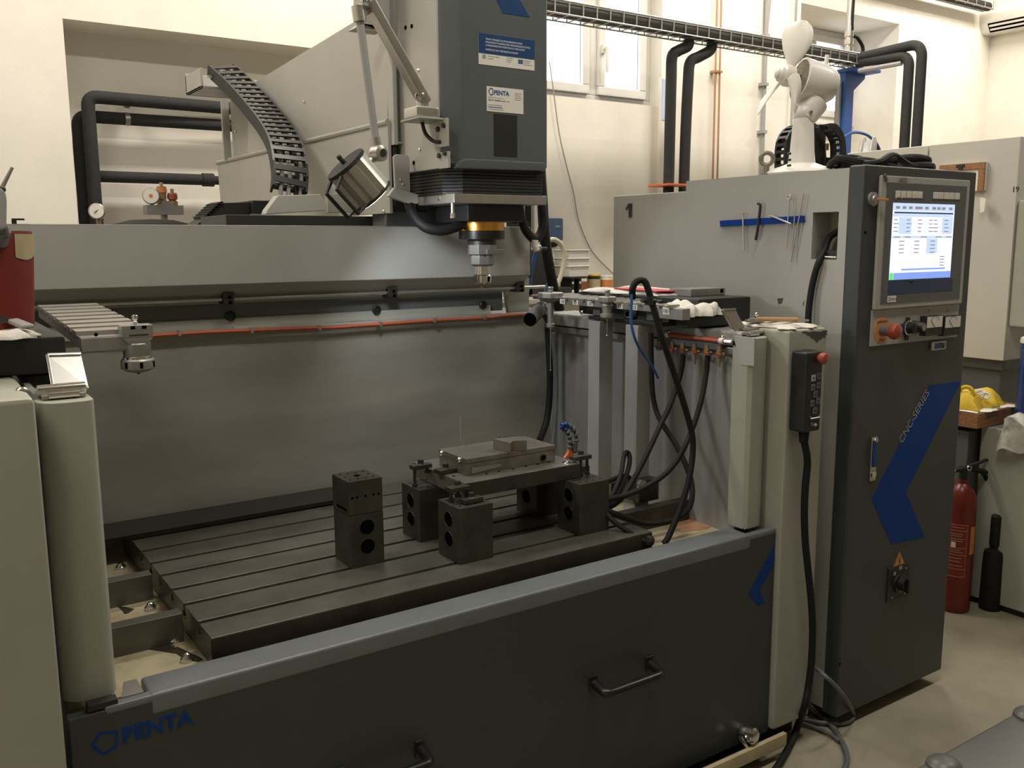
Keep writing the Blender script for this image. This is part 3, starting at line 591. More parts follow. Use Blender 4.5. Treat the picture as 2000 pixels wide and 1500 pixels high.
q = P(24, 432, Y=BY); part(M().bar((q.x+.005, BY+.01, zt1), (q.x+.005, BY+.01, zt1+.012), .012, .006, (0, 1, 0)).bar((q.x, BY+.01, zt1+.012), (q.x+.030, BY+.01, zt1+.012), .012, .005), 'small_bracket', block, cb)
# corrugated cable duct / bellows on top of the beam
t = thing('way_cover', 'flat black way cover on top of the crossbeam below the ram', 'way cover', P(560, 432, Y=3.0))
a = P(442, 437, Y=3.0); b = P(756, 425, Y=3.0)
part(M().box(a.x, b.x+.3, 3.0, 3.3, zt1+.001, P(600, 421, Y=3.0).z), 'cover', black, t, .003)
c = P(372, 434, Y=3.35); d_ = P(462, 394, Y=3.35)
part(M().prism([(c.x, 3.35, zt1), (c.x+.16, 3.35, zt1), (d_.x+.05, 3.35, zt1+.05), (d_.x+.05, 3.35, d_.z), (d_.x-.06, 3.35, d_.z-.005), (c.x+.07, 3.35, zt1+.045)], (0, .14, 0)), 'bellows_slope', black, t, .003)
for i in range(6):
    f = i/5; part(M().bar((c.x+.06+(d_.x-c.x-.12)*f, 3.345, zt1+.042+(d_.z-zt1-.05)*f), (c.x+.06+(d_.x-c.x-.12)*f, 3.495, zt1+.042+(d_.z-zt1-.05)*f), .022, .010, (-.4, 0, 1)), 'bellows_rib', rubber, t)
part(M().box(d_.x+.05, P(515, 400, Y=3.4).x, 3.32, 3.6, P(500, 419, Y=3.4).z, d_.z+.005), 'end_box', black, t, .003)

# ================================================================ ram (moving beam) with its covers
RX = 1.412
ram = thing('machine_ram', 'long pale grey sheet metal ram cover above the crossbeam', 'machine ram', (1.7, 3.8, 1.66))
S_ = lambda x, y, o=0: Vector((RX+o, *P(x, y, X=RX+o)[1:]))
up = [S_(*p) for p in ((757, 330), (757, -40), (690, -40), (690, 43), (500, 159), (448, 192), (458, 330))]
zbot = 1.69
part(M().prism(up, (.40, 0, 0)), 'upper_cover', grey, ram, .002)
lo = [S_(*p, -.012) for p in ((757, 238), (424, 318), (432, 410))]; lo += [Vector((RX-.012, lo[2].y, 1.70)), Vector((RX-.012, lo[0].y, 1.70))]
part(M().prism(lo, (.012, 0, 0)), 'lower_cover', grey, ram, .002)
part(M().tube([lo[0], lo[1]], .010, 8), 'cover_lip', grey, ram)
q = S_(448, 250); part(M().box(RX-.035, RX, q.y-.01, q.y+.01, S_(450, 312).z, S_(448, 192).z), 'end_flange', grey, ram, .002)
for p in ((595, 199), (461, 257)): q = S_(*p, -.001); part(M().sphere(q, .007, 8), 'rivet', chrome, ram)
a = P(520, 388, Y=3.05); pts = [P(*p, Y=3.02) for p in ((519, 419), (522, 410), (543, 382), (626, 379), (639, 398), (638, 411))]
part(M().prism(pts, (0, .05, 0)), 'chute_cover', grey, ram, .003)
pts = [P(*p, Y=3.08) for p in ((640, 380), (757, 372), (757, 412), (640, 416))]; part(M().prism(pts, (0, .03, 0)), 'lower_flange', beige, ram, .002)
part(M().box(RX+.01, 1.80, 2.86, 3.0, zt1+.001, 2.6), 'saddle_block', dgrey, ram, .004)
sd = [P(*p, Y=2.855) for p in ((755, 441), (757, 330), (800, 330), (905, 395), (905, 447))]
part(M().prism([(v.x, 2.855, max(v.z, zt1+.002)) for v in sd], (0, .02, 0)), 'saddle_plate', headm, ram, .001)
for p in ((764, 414), (750, 413)): q = P(*p, Y=2.853); part(M().sphere(q, .007, 10), 'saddle_screw', chrome, ram)
# channel cover beside the head, dark rack strip above
f0, f1 = P(761, 180, Y=2.82).x, P(802, 180, Y=2.82).x
zc0, zc1 = P(780, 283, Y=2.82).z, P(780, 80, Y=2.82).z
part(M().box(f0, f1+.05, 2.82, 2.832, zc0, zc1).box(f0-.003, f0+.012, 2.79, 2.832, zc0-.004, zc1-.004).box(f0, f1, 2.79, 2.832, zc0, zc0+.006), 'channel_cover', grey, ram, .003)
rk = part(M().box(f0+.004, f1+.05, 2.85, 2.87, zc1-.05, 2.62), 'rack_strip', black, ram)
for i in range(16):
    z = zc1+.0+i*.032; part(M().box(f0+.004, f1+.05, 2.838, 2.851, z, z+.017), 'rack_tooth', rubber, rk)
part(M().box(f0-.10, f0-.001, 2.80, 2.815, P(740, 62, Y=2.8).z, 2.65), 'column_plate', grey, ram, .003)
pts = [P(*p, Y=2.80) for p in ((691, 56), (706, 44), (745, 50), (745, 63))]; part(M().prism(pts, (0, .05, 0)), 'shelf_bracket', beige, ram, .002)
part(M().box(f0+.0, f0+.012, 2.80, 2.84, P(756, 400, Y=2.8).z, zc0-.01).box(f0+.012, f1+.06, 2.84, 2.86, zc0-.22, zc0-.005), 'inner_recess', black, ram)
# cable duct with drag chain at the far end
bx = [P(*p, Y=4.3) for p in ((390, 130), (405, 124), (404, 162), (391, 172))]
t = thing('chain_trough', 'pale metal trough carrying the far end of the drag chain', 'trough', P(400, 165, Y=4.3))
a = P(390, 128, Y=4.25); b = P(535, 140, Y=4.25); zz0 = P(392, 171, Y=4.25).z; zz1 = P(392, 132, Y=4.25).z
part(M().box(a.x, a.x+.012, 4.25, 4.50, zz0, zz1).box(a.x, b.x, 4.485, 4.5, zz0, zz1+.01).box(a.x, b.x, 4.25, 4.5, zz0, zz0+.01), 'trough_sheet', grey, t, .002)
# drag chain: links as parts
def drag(root, pts, width_dir, w, h, pitch, cross=True, lm=black):
    pts = spline(pts, 10); L = [0]
    for i in range(1, len(pts)): L.append(L[-1]+(pts[i]-pts[i-1]).length)
    n = int(L[-1]/pitch); base = None
    wd = Vector(width_dir).normalized()
    mm = M(); hl = pitch*.55
    mm.box(-w/2, -w/2+.008, -hl, hl, -h/2, h/2).box(w/2-.008, w/2, -hl, hl, -h/2, h/2)
    mm.box(-w/2+.008, w/2-.008, -hl*.42, hl*.42, h/2-.008, h/2).box(-w/2+.008, w/2-.008, -hl*.42, hl*.42, -h/2, -h/2+.006)
    def pos(s):
        for i in range(1, len(pts)):
            if L[i] >= s: f = (s-L[i-1])/max(L[i]-L[i-1], 1e-9); return pts[i-1].lerp(pts[i], f), (pts[i]-pts[i-1]).normalized()
        return pts[-1], (pts[-1]-pts[-2]).normalized()
    for k in range(n):
        p, d = pos((k+.5)*pitch); x = (wd-d*wd.dot(d)).normalized(); z = x.cross(d)
        m4 = Matrix((x, d, z)).transposed().to_4x4(); m4.translation = p
        if base is None:
            base = bpy.data.objects.new('chain_link', mesh_from(mm, 'chain_link', lm, Vector((0, 0, 0)), 0)); COL.objects.link(base)
            base.parent = root; base.matrix_basis = Matrix.Translation(-ORG[root]) @ m4; ORG[base] = ORG[root]
        else: instance(base, root, m4)
    return pts
ch = thing('drag_chain', 'long black drag chain full of cables curving down beside the ram', 'drag chain', P(560, 395, Y=3.2))
cl = [P(*p) for p in ()]
ctr = [(432, 137, 4.24), (470, 172, 4.08), (507, 213, 3.86), (538, 252, 3.62), (556, 285, 3.45), (564, 320, 3.35), (566, 350, 3.3), (562, 392, 3.26)]
cps = [P(x, y, Y=Y) for x, y, Y in ctr]
dp = drag(ch, cps, (1, -.10, 0), .128, .055, .055)
for j, (o, mt_) in enumerate(((-.03, inkg), (0, conduit), (.028, rubber), (.045, inkg))):
    part(M().tube([p+Vector((o, 0, .004)) for p in dp], .008, 6), 'cable', mt_, ch)
q = P(416, 150, Y=4.2); part(M().box(q.x-.02, q.x+.09, 4.2, 4.22, q.z-.006, q.z+.006), 'chain_tongue', alu, ch)
# ================================================================ spindle head
HY = 2.5
hx0 = 1.443; hx1 = P(1070, 200, Y=HY).x; hc = P(905, 300, Y=HY).x
hz0 = P(980, 326, Y=HY).z; hz1 = 2.75
hd = thing('spindle_head', 'tall charcoal spindle head cover with blue and white stickers', 'spindle head', (1.64, 2.66, 1.73))
part(M().prism([(hx0, 2.545, hz0-.01), (hx0, 2.835, hz0-.01), (hx0+.02, 2.835, hz0-.01), (hx0+.02, 2.545, hz0-.01)], (0, 0, hz1-hz0)), 'side_cover', grey, hd, .004)
part(M().prism([(hx0+.004, 2.543, hz0), (hc, HY, hz0), (hx1, HY, hz0), (hx1, 2.83, hz0), (hx0+.021, 2.83, hz0)], (0, 0, hz1-hz0)), 'front_cover', headm, hd, .008, seg=3)
vp = [P(*p, Y=HY-.008) for p in ((889, 329), (898, 315), (912, 309), (1062, 317), (1068, 322), (1067, 334))]
part(M().prism([(v.x, HY-.008, v.z) for v in vp], (0, .02, 0)), 'visor_lip', headm, hd, .005)
a = FR(HY, 964, 222, 1010, 307); part(M().box(a[0], a[1], HY-.0012, HY, a[2], a[3]), 'black_panel', black, hd)
cv = [P(*p, Y=HY-.001) for p in ((948, -46), (992, -40), (1035, 34), (983, 26))]
part(M().prism([(v.x, HY-.001, v.z) for v in cv], (0, .0008, 0)), 'blue_chevron', bluev, hd)
# EU-funding sticker
a = FR(HY, 934, 64, 1043.5, 137); x0, x1, z0, z1 = a; z0 = P(934, 125, Y=HY).z; z1 = P(934, 64, Y=HY).z; zs = P(934, 103, Y=HY).z
st = part(M().box(x0, x1, HY-.0012, HY, z0, z1), 'sticker', label_w, hd, label='blue and white funding sticker')
part(M().box(x0, x1, HY-.0016, HY-.0012, zs, z1), 'blue_field', bluev, st)
H_ = z1-zs; sx = x0+(x1-x0)*.12
for i, s in enumerate(('TENTO PROJEKT JE SPOLUFINANCOVÁN', 'EVROPSKÝM FONDEM PRO REGIONÁLNÍ ROZVOJ', 'A MINISTERSTVEM PRŮMYSLU A OBCHODU', 'INVESTICE DO VAŠÍ BUDOUCNOSTI')):
    text(s, (sx, HY-.0018, z1-H_*(.30+.155*i+(.06 if i == 3 else 0))), (1, 0, 0), (0, 0, 1), .0076, inkw, st, depth=.0002)
text('Ministerstvo průmyslu', (x0+.034, HY-.0015, z0+.026), (1, 0, 0), (0, 0, 1), .0048, inkg, st, depth=.0002); text('a obchodu', (x0+.034, HY-.0015, z0+.019), (1, 0, 0), (0, 0, 1), .0048, inkg, st, depth=.0002)
part(M().cyl((x0+.02, HY-.0015, z0+.024), (x0+.02, HY-.0012, z0+.024), .008, n=6), 'round_emblem', inkg, st)
fx = x0+(x1-x0)*.70; part(M().box(fx, fx+.018, HY-.0016, HY-.0012, z0+.016, z0+.029), 'flag', inkb, st)
mm = M()
for i in range(12): aa = i*math.pi/6; mm.cyl((fx+.009+.0042*math.cos(aa), HY-.0019, z0+.0225+.0042*math.sin(aa)), (fx+.009+.0042*math.cos(aa), HY-.0016, z0+.0225+.0042*math.sin(aa)), .0006, n=5)
part(mm, 'flag_stars', yelp, st)
for i in range(3): text(('EVROPSKÁ UNIE', 'Evropský fond', 'pro regionální rozvoj')[i], (fx+.021, HY-.0015, z0+.026-.006*i), (1, 0, 0), (0, 0, 1), .004, inkg, st, depth=.0002)
for i in range(3): part(M().box(fx-.045, fx-.02-.004*i, HY-.0015, HY-.0012, z0+.028-.006*i, z0+.030-.006*i), 'fine_print', inkg, st)
# maker's plate
x0, x1, _, _ = FR(HY, 950, 168, 1022, 224); z1 = P(950, 168, Y=HY).z; z0 = P(950, 217, Y=HY).z
st = part(M().box(x0, x1, HY-.0014, HY, z0, z1), 'maker_plate', label_w, hd, .0006, label='white plate with pentagon logo')
w, h = x1-x0, z1-z0
g = lambda u, v: Vector((x0+w*u, HY-.0017, z0+h*v))
part(pentagon_ring([g(.035, .80), g(.09, .95), g(.17, .92), g(.175, .68), g(.10, .62)], .32), 'pentagon_emblem', inkb, st)
text('PENTA', g(.185, .69), (1, 0, 0), (0, 0, 1), h*.25, inkb, st, depth=.0002, bold=.0006)
text('obráběcí stroje a příslušenství', g(.04, .545), (1, 0, 0), (0, 0, 1), h*.062, inkg, st, depth=.0001)
text('PENTA TRADING, spol. s r.o.', g(.04, .43), (1, 0, 0), (0, 0, 1), h*.085, inkd, st, depth=.0002)
for i in range(3): part(M().box(g(.04, 0).x, g(.40+.02*i, 0).x, HY-.0017, HY-.0014, z0+h*(.25-.085*i), z0+h*(.28-.085*i)), 'fine_print', inkb if i == 1 else inkg, st)
for i in range(4): part(M().box(g(.76, 0).x, g(.95-.03*(i % 2), 0).x, HY-.0017, HY-.0014, z0+h*(.80-.085*i), z0+h*(.83-.085*i)), 'fine_print', inkg, st)
for p in ((877, 305), (792, 54), (804, 51), (808, 318)):
    if p[0] > 870: q = P(*p, Y=2.52); dirv = Vector((-.6, -.8, 0))
    else: q = P(*p, X=hx0-.001); dirv = Vector((-1, 0, 0))
    part(M().cyl(q-dirv*.001, q+dirv*.0012, .0065, n=14), 'screw_hole', hole, hd)
for p in ((817, 137), (820, 292)): q = P(*p, X=hx0-.001); part(M().sphere(q, .005, 8), 'rivet', chrome, hd)
# bellows, base plate, bracket, spindle
bz1 = hz0+.004; bz0 = P(980, 381, Y=HY+.01).z
nb = 9
for i in range(nb):
    z = bz0+(bz1-bz0)*i/nb; dz = (bz1-bz0)/nb
    part(M().prism([(hx0+.018, 2.56, z), (hc+.004, HY+.012, z), (hx1-.012, HY+.012, z), (hx1-.012, 2.82, z), (hx0+.018, 2.82, z)], (0, 0, dz*.86)), 'bellows_fold', black, hd, .0015)
part(M().prism([(hx0+.026, 2.566, bz0), (hc+.012, HY+.02, bz0), (hx1-.02, HY+.02, bz0), (hx1-.02, 2.81, bz0), (hx0+.026, 2.81, bz0)], (0, 0, bz1-bz0)), 'bellows_core', hole, hd)
a = P(888, 378.5, Y=HY-.005); b = P(1068, 386, Y=HY-.005); pz1 = bz0; pz0 = P(980, 398, Y=HY-.005).z
bp = part(M().prism([(a.x-.002, HY-.005, pz0), (b.x, HY-.005, pz0), (b.x, 2.83, pz0), (a.x-.002, 2.83, pz0)], (0, 0, pz1-pz0)), 'base_plate', alu, hd, .002)
q = P(858, 389, X=a.x-.002); part(M().cyl((q.x-.003, q.y, q.z), (q.x, q.y, q.z), .006, n=12), 'plate_screw', chrome, bp)
# side bracket plate (front facing) and its foot
bpts = [P(*p, Y=2.72) for p in ((769, 306), (775, 301), (796, 303), (800, 308), (802, 384), (773, 382))]
br = part(M().prism([(v.x, 2.72, v.z) for v in bpts], (0, .012, 0)), 'side_bracket', grey, hd, .002)
f_ = [P(*p, Y=2.70) for p in ((771, 366), (817, 380), (817, 398), (796, 397), (759, 383))]; part(M().prism([(v.x, 2.70, v.z) for v in f_], (0, .02, 0)), 'bracket_foot', grey, br, .002)
for p in ((782, 351), (787, 360)): q = P(*p, Y=2.719); part(M().sphere(q, .005, 10), 'bracket_screw', chrome, br)
SY = 2.66; sx = P(941, 450, Y=SY).x
z_ = lambda y: P(941, y, Y=SY).z
k = P(979, 450, Y=SY).x-sx; k = (P(979, 450, Y=SY)-P(903, 450, Y=SY)).length/2*math.cos(.02)
u = k/38.0
part(M().box(sx-.115, sx+.108, SY-.10, SY+.12, z_(434), pz0), 'spindle_housing', black, hd, .006)
part(M().cyl((sx, SY, z_(452)), (sx, SY, z_(433)), 37*u, n=36), 'brass_ring', brass, hd, label='polished brass ring')
part(M().lathe([(30*u, z_(469)), (38*u, z_(467)), (38*u, z_(452)), (36*u, z_(450))], (sx, SY, 0), n=36), 'spindle_nose', blackg, hd)
noz = P(884, 405, Y=2.53)
nz = part(M().cyl((noz.x, 2.53, noz.z-.02), (noz.x, 2.53, pz0), .006, n=12).cyl((noz.x, 2.53, noz.z-.034), (noz.x, 2.53, noz.z-.018), .008, n=6), 'air_nozzle', alu, hd)
part(M().cyl((noz.x, 2.53, P(884, 424, Y=2.53).z), (noz.x, 2.53, noz.z-.032), .0085, n=12), 'nozzle_tip', orange, nz)
# tool in the spindle
th = thing('tool_holder', 'steel collet chuck tool holder mounted in the spindle nose', 'tool holder', (sx, SY, z_(562)))
def gripper(m, c, z0, z1, w): m.obox((c[0], c[1], (z0+z1)/2), (w/2, 0, 0), (0, w/2, 0), (0, 0, (z1-z0)/2))
part(M().cyl((sx, SY, z_(478)), (sx, SY, z_(466)), 24*u, n=28), 'taper_flange', block, th)
mm = M(); mm.cyl((sx, SY, z_(497)), (sx, SY, z_(478)), 25*u, n=8); part(mm, 'holder_body', zinc, th, .001)
part(M().box(sx-6*u, sx+28*u, SY-26*u, SY+8*u, z_(496), z_(487)), 'drive_block', zinc, th, .0015)
mm = M()
for i in range(10): aa = i*.63; mm.cyl((sx+17*u*math.cos(aa), SY+17*u*math.sin(aa), z_(503)), (sx+17*u*math.cos(aa), SY+17*u*math.sin(aa), z_(497)), 2.6*u, n=6)
part(mm, 'clamp_teeth', inkd, th)
part(M().lathe([(15*u, z_(520)), (21*u, z_(516)), (21*u, z_(503)), (20*u, z_(497))], (sx, SY, 0), n=8, ), 'clamp_hex', zinc, th, .0008)
part(M().lathe([(14*u, z_(536)), (14*u, z_(520)), (12*u, z_(518))], (sx, SY, 0)), 'chuck_neck', chrome, th)
part(M().lathe([(12*u, z_(554)), (15*u, z_(551)), (15.5*u, z_(538)), (14*u, z_(536))], (sx, SY, 0), n=24), 'collet_nut', chrome, th)
part(M().cyl((sx+3*u, SY-15*u, z_(550)), (sx+3*u, SY-16.2*u, z_(540)), 2*u, n=6), 'nut_slot', hole, th)
part(M().lathe([(1.5*u, z_(563)), (4*u, z_(560)), (2.5*u, z_(558)), (2.5*u, z_(553))], (sx, SY, 0), n=12), 'cutter', brass2, th)
# hoses round the head
lag('corrugated_hose', [P(798, 395, Y=2.72), P(805, 415, Y=2.70), P(818, 434, Y=2.68), P(838, 447, Y=2.66), P(865, 450, Y=2.65), P(888, 444, Y=2.65), P(905, 436, Y=2.655)], .017, 'thick black corrugated hose looping under the head to the spindle', 'hose', rubber, 12, 6)
lag('thin_cable', [P(812, 397, Y=2.74), P(822, 406, Y=2.74), P(836, 406, Y=2.74), P(845, 400, Y=2.74), P(849, 393, Y=2.74)], .006, 'thin black cable loop just below the head base plate', 'cable', rubber, 8, 5)
lag('black_hose', [P(1014, 398, Y=2.75), P(1018, 425, Y=2.75), P(1026, 448, Y=2.75), P(1037, 463, Y=2.75), P(1046, 468, Y=2.75), P(1056, 455, Y=2.75), P(1061, 430, Y=2.75), P(1057, 396, Y=2.75)], .0155, 'black hose hanging in a U beside the crossbeam end', 'hose', rubber, 12, 6)
lag('corrugated_hose', [P(1006, 396, Y=2.70), P(1006, 415, Y=2.70), P(1007, 436, Y=2.70)], .012, 'short black ribbed hose end hanging beside the spindle housing', 'hose', rubber, 10, 3)
lag('black_hose', [P(1050, 250, Y=3.0), P(1055, 330, Y=3.0), P(1059, 390, Y=3.0), P(1062, 440, Y=3.0), P(1066, 480, Y=3.0), P(1074, 530, Y=3.0), P(1083, 570, Y=3.0), P(1093, 606, Y=3.0)], .022, 'thick black hose running down past the right end of crossbeam', 'hose', rubber, 12, 5)
lag('black_bar', [P(1030, 260, Y=3.05), P(1033, 447, Y=3.05)], .018, 'short upright black bar behind the crossbeam end', 'bar', black, 8)
lag('steel_rod', [P(1040, 260, Y=2.98), P(1041, 470, Y=2.98)], .007, 'thin grey steel rod beside the upright black bar', 'rod', conduit, 8)
q = P(1043, 455, Y=2.96); lag('hose_fitting', [q, P(1042, 464, Y=2.96)], .012, 'small orange brass fitting on the thin steel rod', 'fitting', orange, 8)
t = thing('ball_joint_clamp', 'white ball joint clamp holding the hose by the beam end', 'clamp', P(1046, 492, Y=2.72))
a = P(1045, 480, Y=2.72); part(M().tube([P(1045, 469, Y=2.725), P(1044, 480, Y=2.725), P(1048, 489, Y=2.725)], .0125, 12), 'clamp_body', white, t); part(M().sphere(P(1051, 484, Y=2.73), .014, 12), 'ball', zinc, t)
part(M().cyl(P(1054, 485, Y=2.73), P(1068, 486, Y=2.73), .006), 'stud', black, t)
lag('blue_hose', [P(1046, 494, Y=3.05), P(1041, 515, Y=3.05), P(1036, 545, Y=3.05), P(1030, 570, Y=3.05), P(1023, 600, Y=3.05), P(1019, 618, Y=3.05)], .008, 'blue hose running down behind the end of the crossbeam', 'hose', bluet, 8, 5)
lag('blue_hose', [P(1078, 536, Y=3.2), P(1073, 550, Y=3.2), P(1068, 566, Y=3.2), P(1064, 580, Y=3.2), P(1052, 620, Y=3.2), Vector((2.28, 3.2, .9)), Vector((2.3, 3.2, .01))], .010, 'short dark blue hose beside the thick black hose', 'hose', bluebox, 8, 5)

# ================================================================ articulated work lamp
wl = thing('work_lamp', 'articulated grey arm work lamp with finned aluminium head', 'lamp', P(835, 275, X=1.43))
LY = 2.50
A = lambda x, y, Y=LY: P(x, y, Y=Y)
bt = P(830, 215, X=1.40)
bb = part(M().box(1.352, 1.432, bt.y-.035, bt.y+.055, P(825, 232, X=1.39).z, P(825, 209, X=1.39).z), 'base_box', alu, wl, .008)
zb = P(825, 233, X=1.39).z
part(M().box(1.345, 1.440, bt.y-.06, bt.y+.06, zb-.006, zb).box(1.432, 1.442, bt.y-.075, bt.y-.005, zb-.085, zb), 'mount_bracket', grey, wl, .002)
part(M().box(1.434, 1.4425, bt.y-.08, bt.y-.02, zb-.15, zb-.10), 'mount_plate', grey, wl, .002)
for dy, dz in ((-.025, -.03), (-.062, -.022), (-.03, -.11), (-.065, -.105)): part(M().cyl((1.431, bt.y+dy, zb+dz), (1.426, bt.y+dy, zb+dz), .008, n=12), 'bolt_head', black, wl)
part(M().tube(spline([(1.40, bt.y+.02, zb-.005), (1.405, bt.y+.01, zb-.04), (1.415, bt.y-.02, zb-.065), (1.43, bt.y-.04, zb-.070)], 5), .006, 8), 'cable', black, wl)
p0 = A(824, 190, 2.545); p1 = A(722, 8)
up = part(M().bar(p1+(p1-p0).normalized()*.02, p0+(p0-p1).normalized()*.02, .030, .046, (0, 1, 0)), 'upper_arm', alu, wl, .006)
pk = part(M().lathe([(.013, -.02), (.016, -.016), (.016, .024), (.011, .028), (.008, .023), (.001, .023)], p0+Vector((0, -.0, 0)), (-.7, -.7, 0), n=20), 'pivot_knob', zinc, wl)
part(M().lathe([(.013, -.02), (.016, -.016), (.016, .024), (.011, .028), (.008, .023), (.001, .023)], p1, (-.7, -.7, 0), n=20), 'pivot_knob', zinc, wl)
part(M().cyl((p0.x, p0.y, p0.z-.04), p0, .02, n=16), 'swivel_post', alu, wl)
e1 = A(699, 26)
part(M().bar(p1+Vector((-.0, .01, -.005)), e1, .034, .034), 'elbow_arm', alu, wl, .008)
part(M().cyl(e1+Vector((0, 0, .02)), A(703, 42), .019, n=18), 'elbow_socket', alu, wl)
l0 = A(703, 42); l1 = A(735, 284)
part(M().cyl(l0, l1, .0115, n=16), 'lower_arm', conduit, wl); part(M().cyl(A(732, 268), A(737, 290), .0145, n=16), 'arm_sleeve', alu, wl)
j = A(735, 300); part(M().sphere(j, .024, 16), 'swivel_ball', alu, wl)
part(M().lathe([(.024, 0), (.024, .024), (.016, .028), (.001, .028)], j, (.3, -.9, 0), n=20), 'swivel_hub', alu, wl); part(M().cyl(j+Vector((.0089, -.0265, 0)), j+Vector((.0098, -.0292, 0)), .012), 'hub_cap', black, wl)
# lamp head: finned barrel from cap (left) to glass (right, aimed down into the machine)
h0 = P(678, 325, Y=2.505); h1 = P(726, 380, Y=2.50); ax = (h1-h0).normalized()
R = .064; nf = 8; vs = []
u_, w_, d_ = frame(ax); L = (h1-h0).length
ringp = []
for i in range(nf*4):
    a = 2*math.pi*i/(nf*4); rr = R*(1.0 if i % 4 in (0, 1, 2) else .84); ringp.append((a, rr))
poly = [h0+(u_*math.cos(a)+w_*math.sin(a))*rr for a, rr in ringp]
part(M().prism(poly, ax*L), 'finned_barrel', alu, wl, ang=15)
part(M().cyl(j, (h0+h1)/2+(j-(h0+h1)/2)*.35, .010, n=12), 'neck', alu, wl)
part(M().cyl(h0-ax*.012, h0, R*1.04, n=nf*2), 'rear_cap', foam, wl, .002); part(M().cyl(h0-ax*.034, h0-ax*.012, .007, n=12).sphere(h0-ax*.034, .008, 10), 'cap_knob', black, wl)
part(M().cyl(h1, h1+ax*.008, R*1.03, n=nf*2), 'front_rim', black, wl, .001)
gl = part(M().cyl(h1+ax*.008, h1+ax*.011, R*.86, n=28), 'lens', lampg, wl)
# bail handle under the head
dn = (Vector((-.62, -.2, -.75))-ax*Vector((-.62, -.2, -.75)).dot(ax)).normalized(); sd_ = ax.cross(dn).normalized()
c0 = h0+dn*R*1.0; c1 = h1+dn*R*1.0
for s_ in (-1, 1): part(M().tube([c0+sd_*.03*s_-dn*.01, c0+dn*.032+sd_*.03*s_+ax*.015, c1+dn*.032+sd_*.03*s_, c1+sd_*.03*s_-dn*.01], .006, 8), 'bail_handle', black, wl)
sp = bpy.data.lights.new('lamp_beam', 'SPOT'); sp.energy = 10; sp.spot_size = math.radians(140); sp.spot_blend = .6; sp.color = (.82, .90, 1.0); sp.shadow_soft_size = .05
so = bpy.data.objects.new('lamp_beam', sp); COL.objects.link(so); so.location = h1+ax*.03-ORG[wl]; so.parent = wl
so.rotation_euler = ax.to_track_quat('-Z', 'Y').to_euler()
# ================================================================ things on the work table
TZ = .77
def angle_block(x0, x1, y0, y1, z0, z1, lab, holes, face, group, name='angle_block'):
    t = thing(name, lab, 'block', ((x0+x1)/2, (y0+y1)/2, z0), group)
    part(M().box(x0, x1, y0, y1, z0, z1), 'block_body', block, t, .0012)
    for (u, zz, r) in holes:
        if face == 'front': c = Vector((x0+(x1-x0)*u, y0, zz)); d = Vector((0, 1, 0))
        else: c = Vector((x0, y0+(y1-y0)*u, zz)); d = Vector((1, 0, 0))
        part(M().cyl(c-d*.0006, c+d*.0004, r, n=24), 'bore', hole, t); part(M().ring(c-d*.0004, d, r*1.01, .0008, 24, 6), 'bore_rim', block, t)
    mm = M()
    for i in range(4):
        for j in range(3):
            if (i, j) in ((1, 1), (2, 1)): continue
            x = x0+(x1-x0)*(.15+.23*i); y = y0+(y1-y0)*(.2+.3*j); mm.cyl((x, y, z1), (x, y, z1+.0005), .0028, n=8)
    part(mm, 'tapped_holes', hole, t, kind='stuff')
    return t
G4 = 'four bored blocks carrying the base plate'
def hz(p, Y): return P(*p, Y=Y).z
b1a = angle_block(.902, .996, 2.085, 2.190, TZ, .910, 'lower block of the separate two-high stack, two bores facing front', [(.5, hz((718, 1029), 2.085), .0205), (.5, hz((718, 1067), 2.085), .0205)], 'front', 'blocks of the separate stack')
b1b = angle_block(.901, .9955, 2.085, 2.190, .911, 1.000, 'upper block of the separate two-high stack, row of small holes', [], 'front', 'blocks of the separate stack')
for u in (.10, .24, .49, .73, .88): c = Vector((.901+.0945*u, 2.085, .958)); part(M().cyl(c-Vector((0, .0006, 0)), c+Vector((0, .0004, 0)), .0032, n=10), 'small_hole', hole, b1b)
part(M().cyl((.948, 2.137, 1.0), (.948, 2.137, 1.0006), .0085, n=18), 'top_bore', hole, b1b)
part(M().box(.9004, .901, 2.10, 2.165, .920, .926), 'side_slot', hole, b1b)
H2 = [(.52, hz((908, 1022), 1.95)+.004, .021), (.52, hz((908, 1057), 1.95)+.0, .021)]
H2 = [(.5, .88, .0205), (.5, .826, .0205)]
angle_block(1.146, 1.250, 1.950, 2.062, TZ, .921, 'front left bored block under the base plate, nearest the camera', H2, 'left', G4)
angle_block(1.546, 1.655, 1.957, 2.060, TZ, .921, 'front right bored block under the base plate beside black hoses', H2, 'left', G4)
angle_block(1.147, 1.250, 2.168, 2.275, TZ, .921, 'rear left bored block under the base plate in deep shadow', H2, 'left', G4)
angle_block(1.546, 1.655, 2.168, 2.275, TZ, .921, 'rear right bored block seen beneath the base plate', H2, 'left', G4)
# base plate
bpz0, bpz1 = .922, .9645
bp = thing('base_plate', 'thick steel base plate lying across the four bored blocks', 'plate', (1.40, 2.17, bpz0))
part(M().box(1.206, 1.598, 2.020, 2.315, bpz0, bpz1), 'plate_body', plate, bp, .0015)
part(M().box(1.2065, 1.5975, 2.0192, 2.0196, bpz0+.001, bpz1-.002), 'front_side', block, bp)
for px, py in ((886, 930), (950, 925), (974, 921), (1002, 916), (1027, 911), (1050, 907), (1072, 903)): q = P(px, py, Z=bpz1); part(M().cyl((q.x, q.y, bpz1), (q.x, q.y, bpz1+.0005), .0045, n=12), 'threaded_hole', hole, bp)
q = P(1106, 904, Z=bpz1); part(M().ring((q.x, q.y, bpz1+.001), (0, 0, 1), .011, .002, 20, 6), 'hole_rim', chrome, bp)
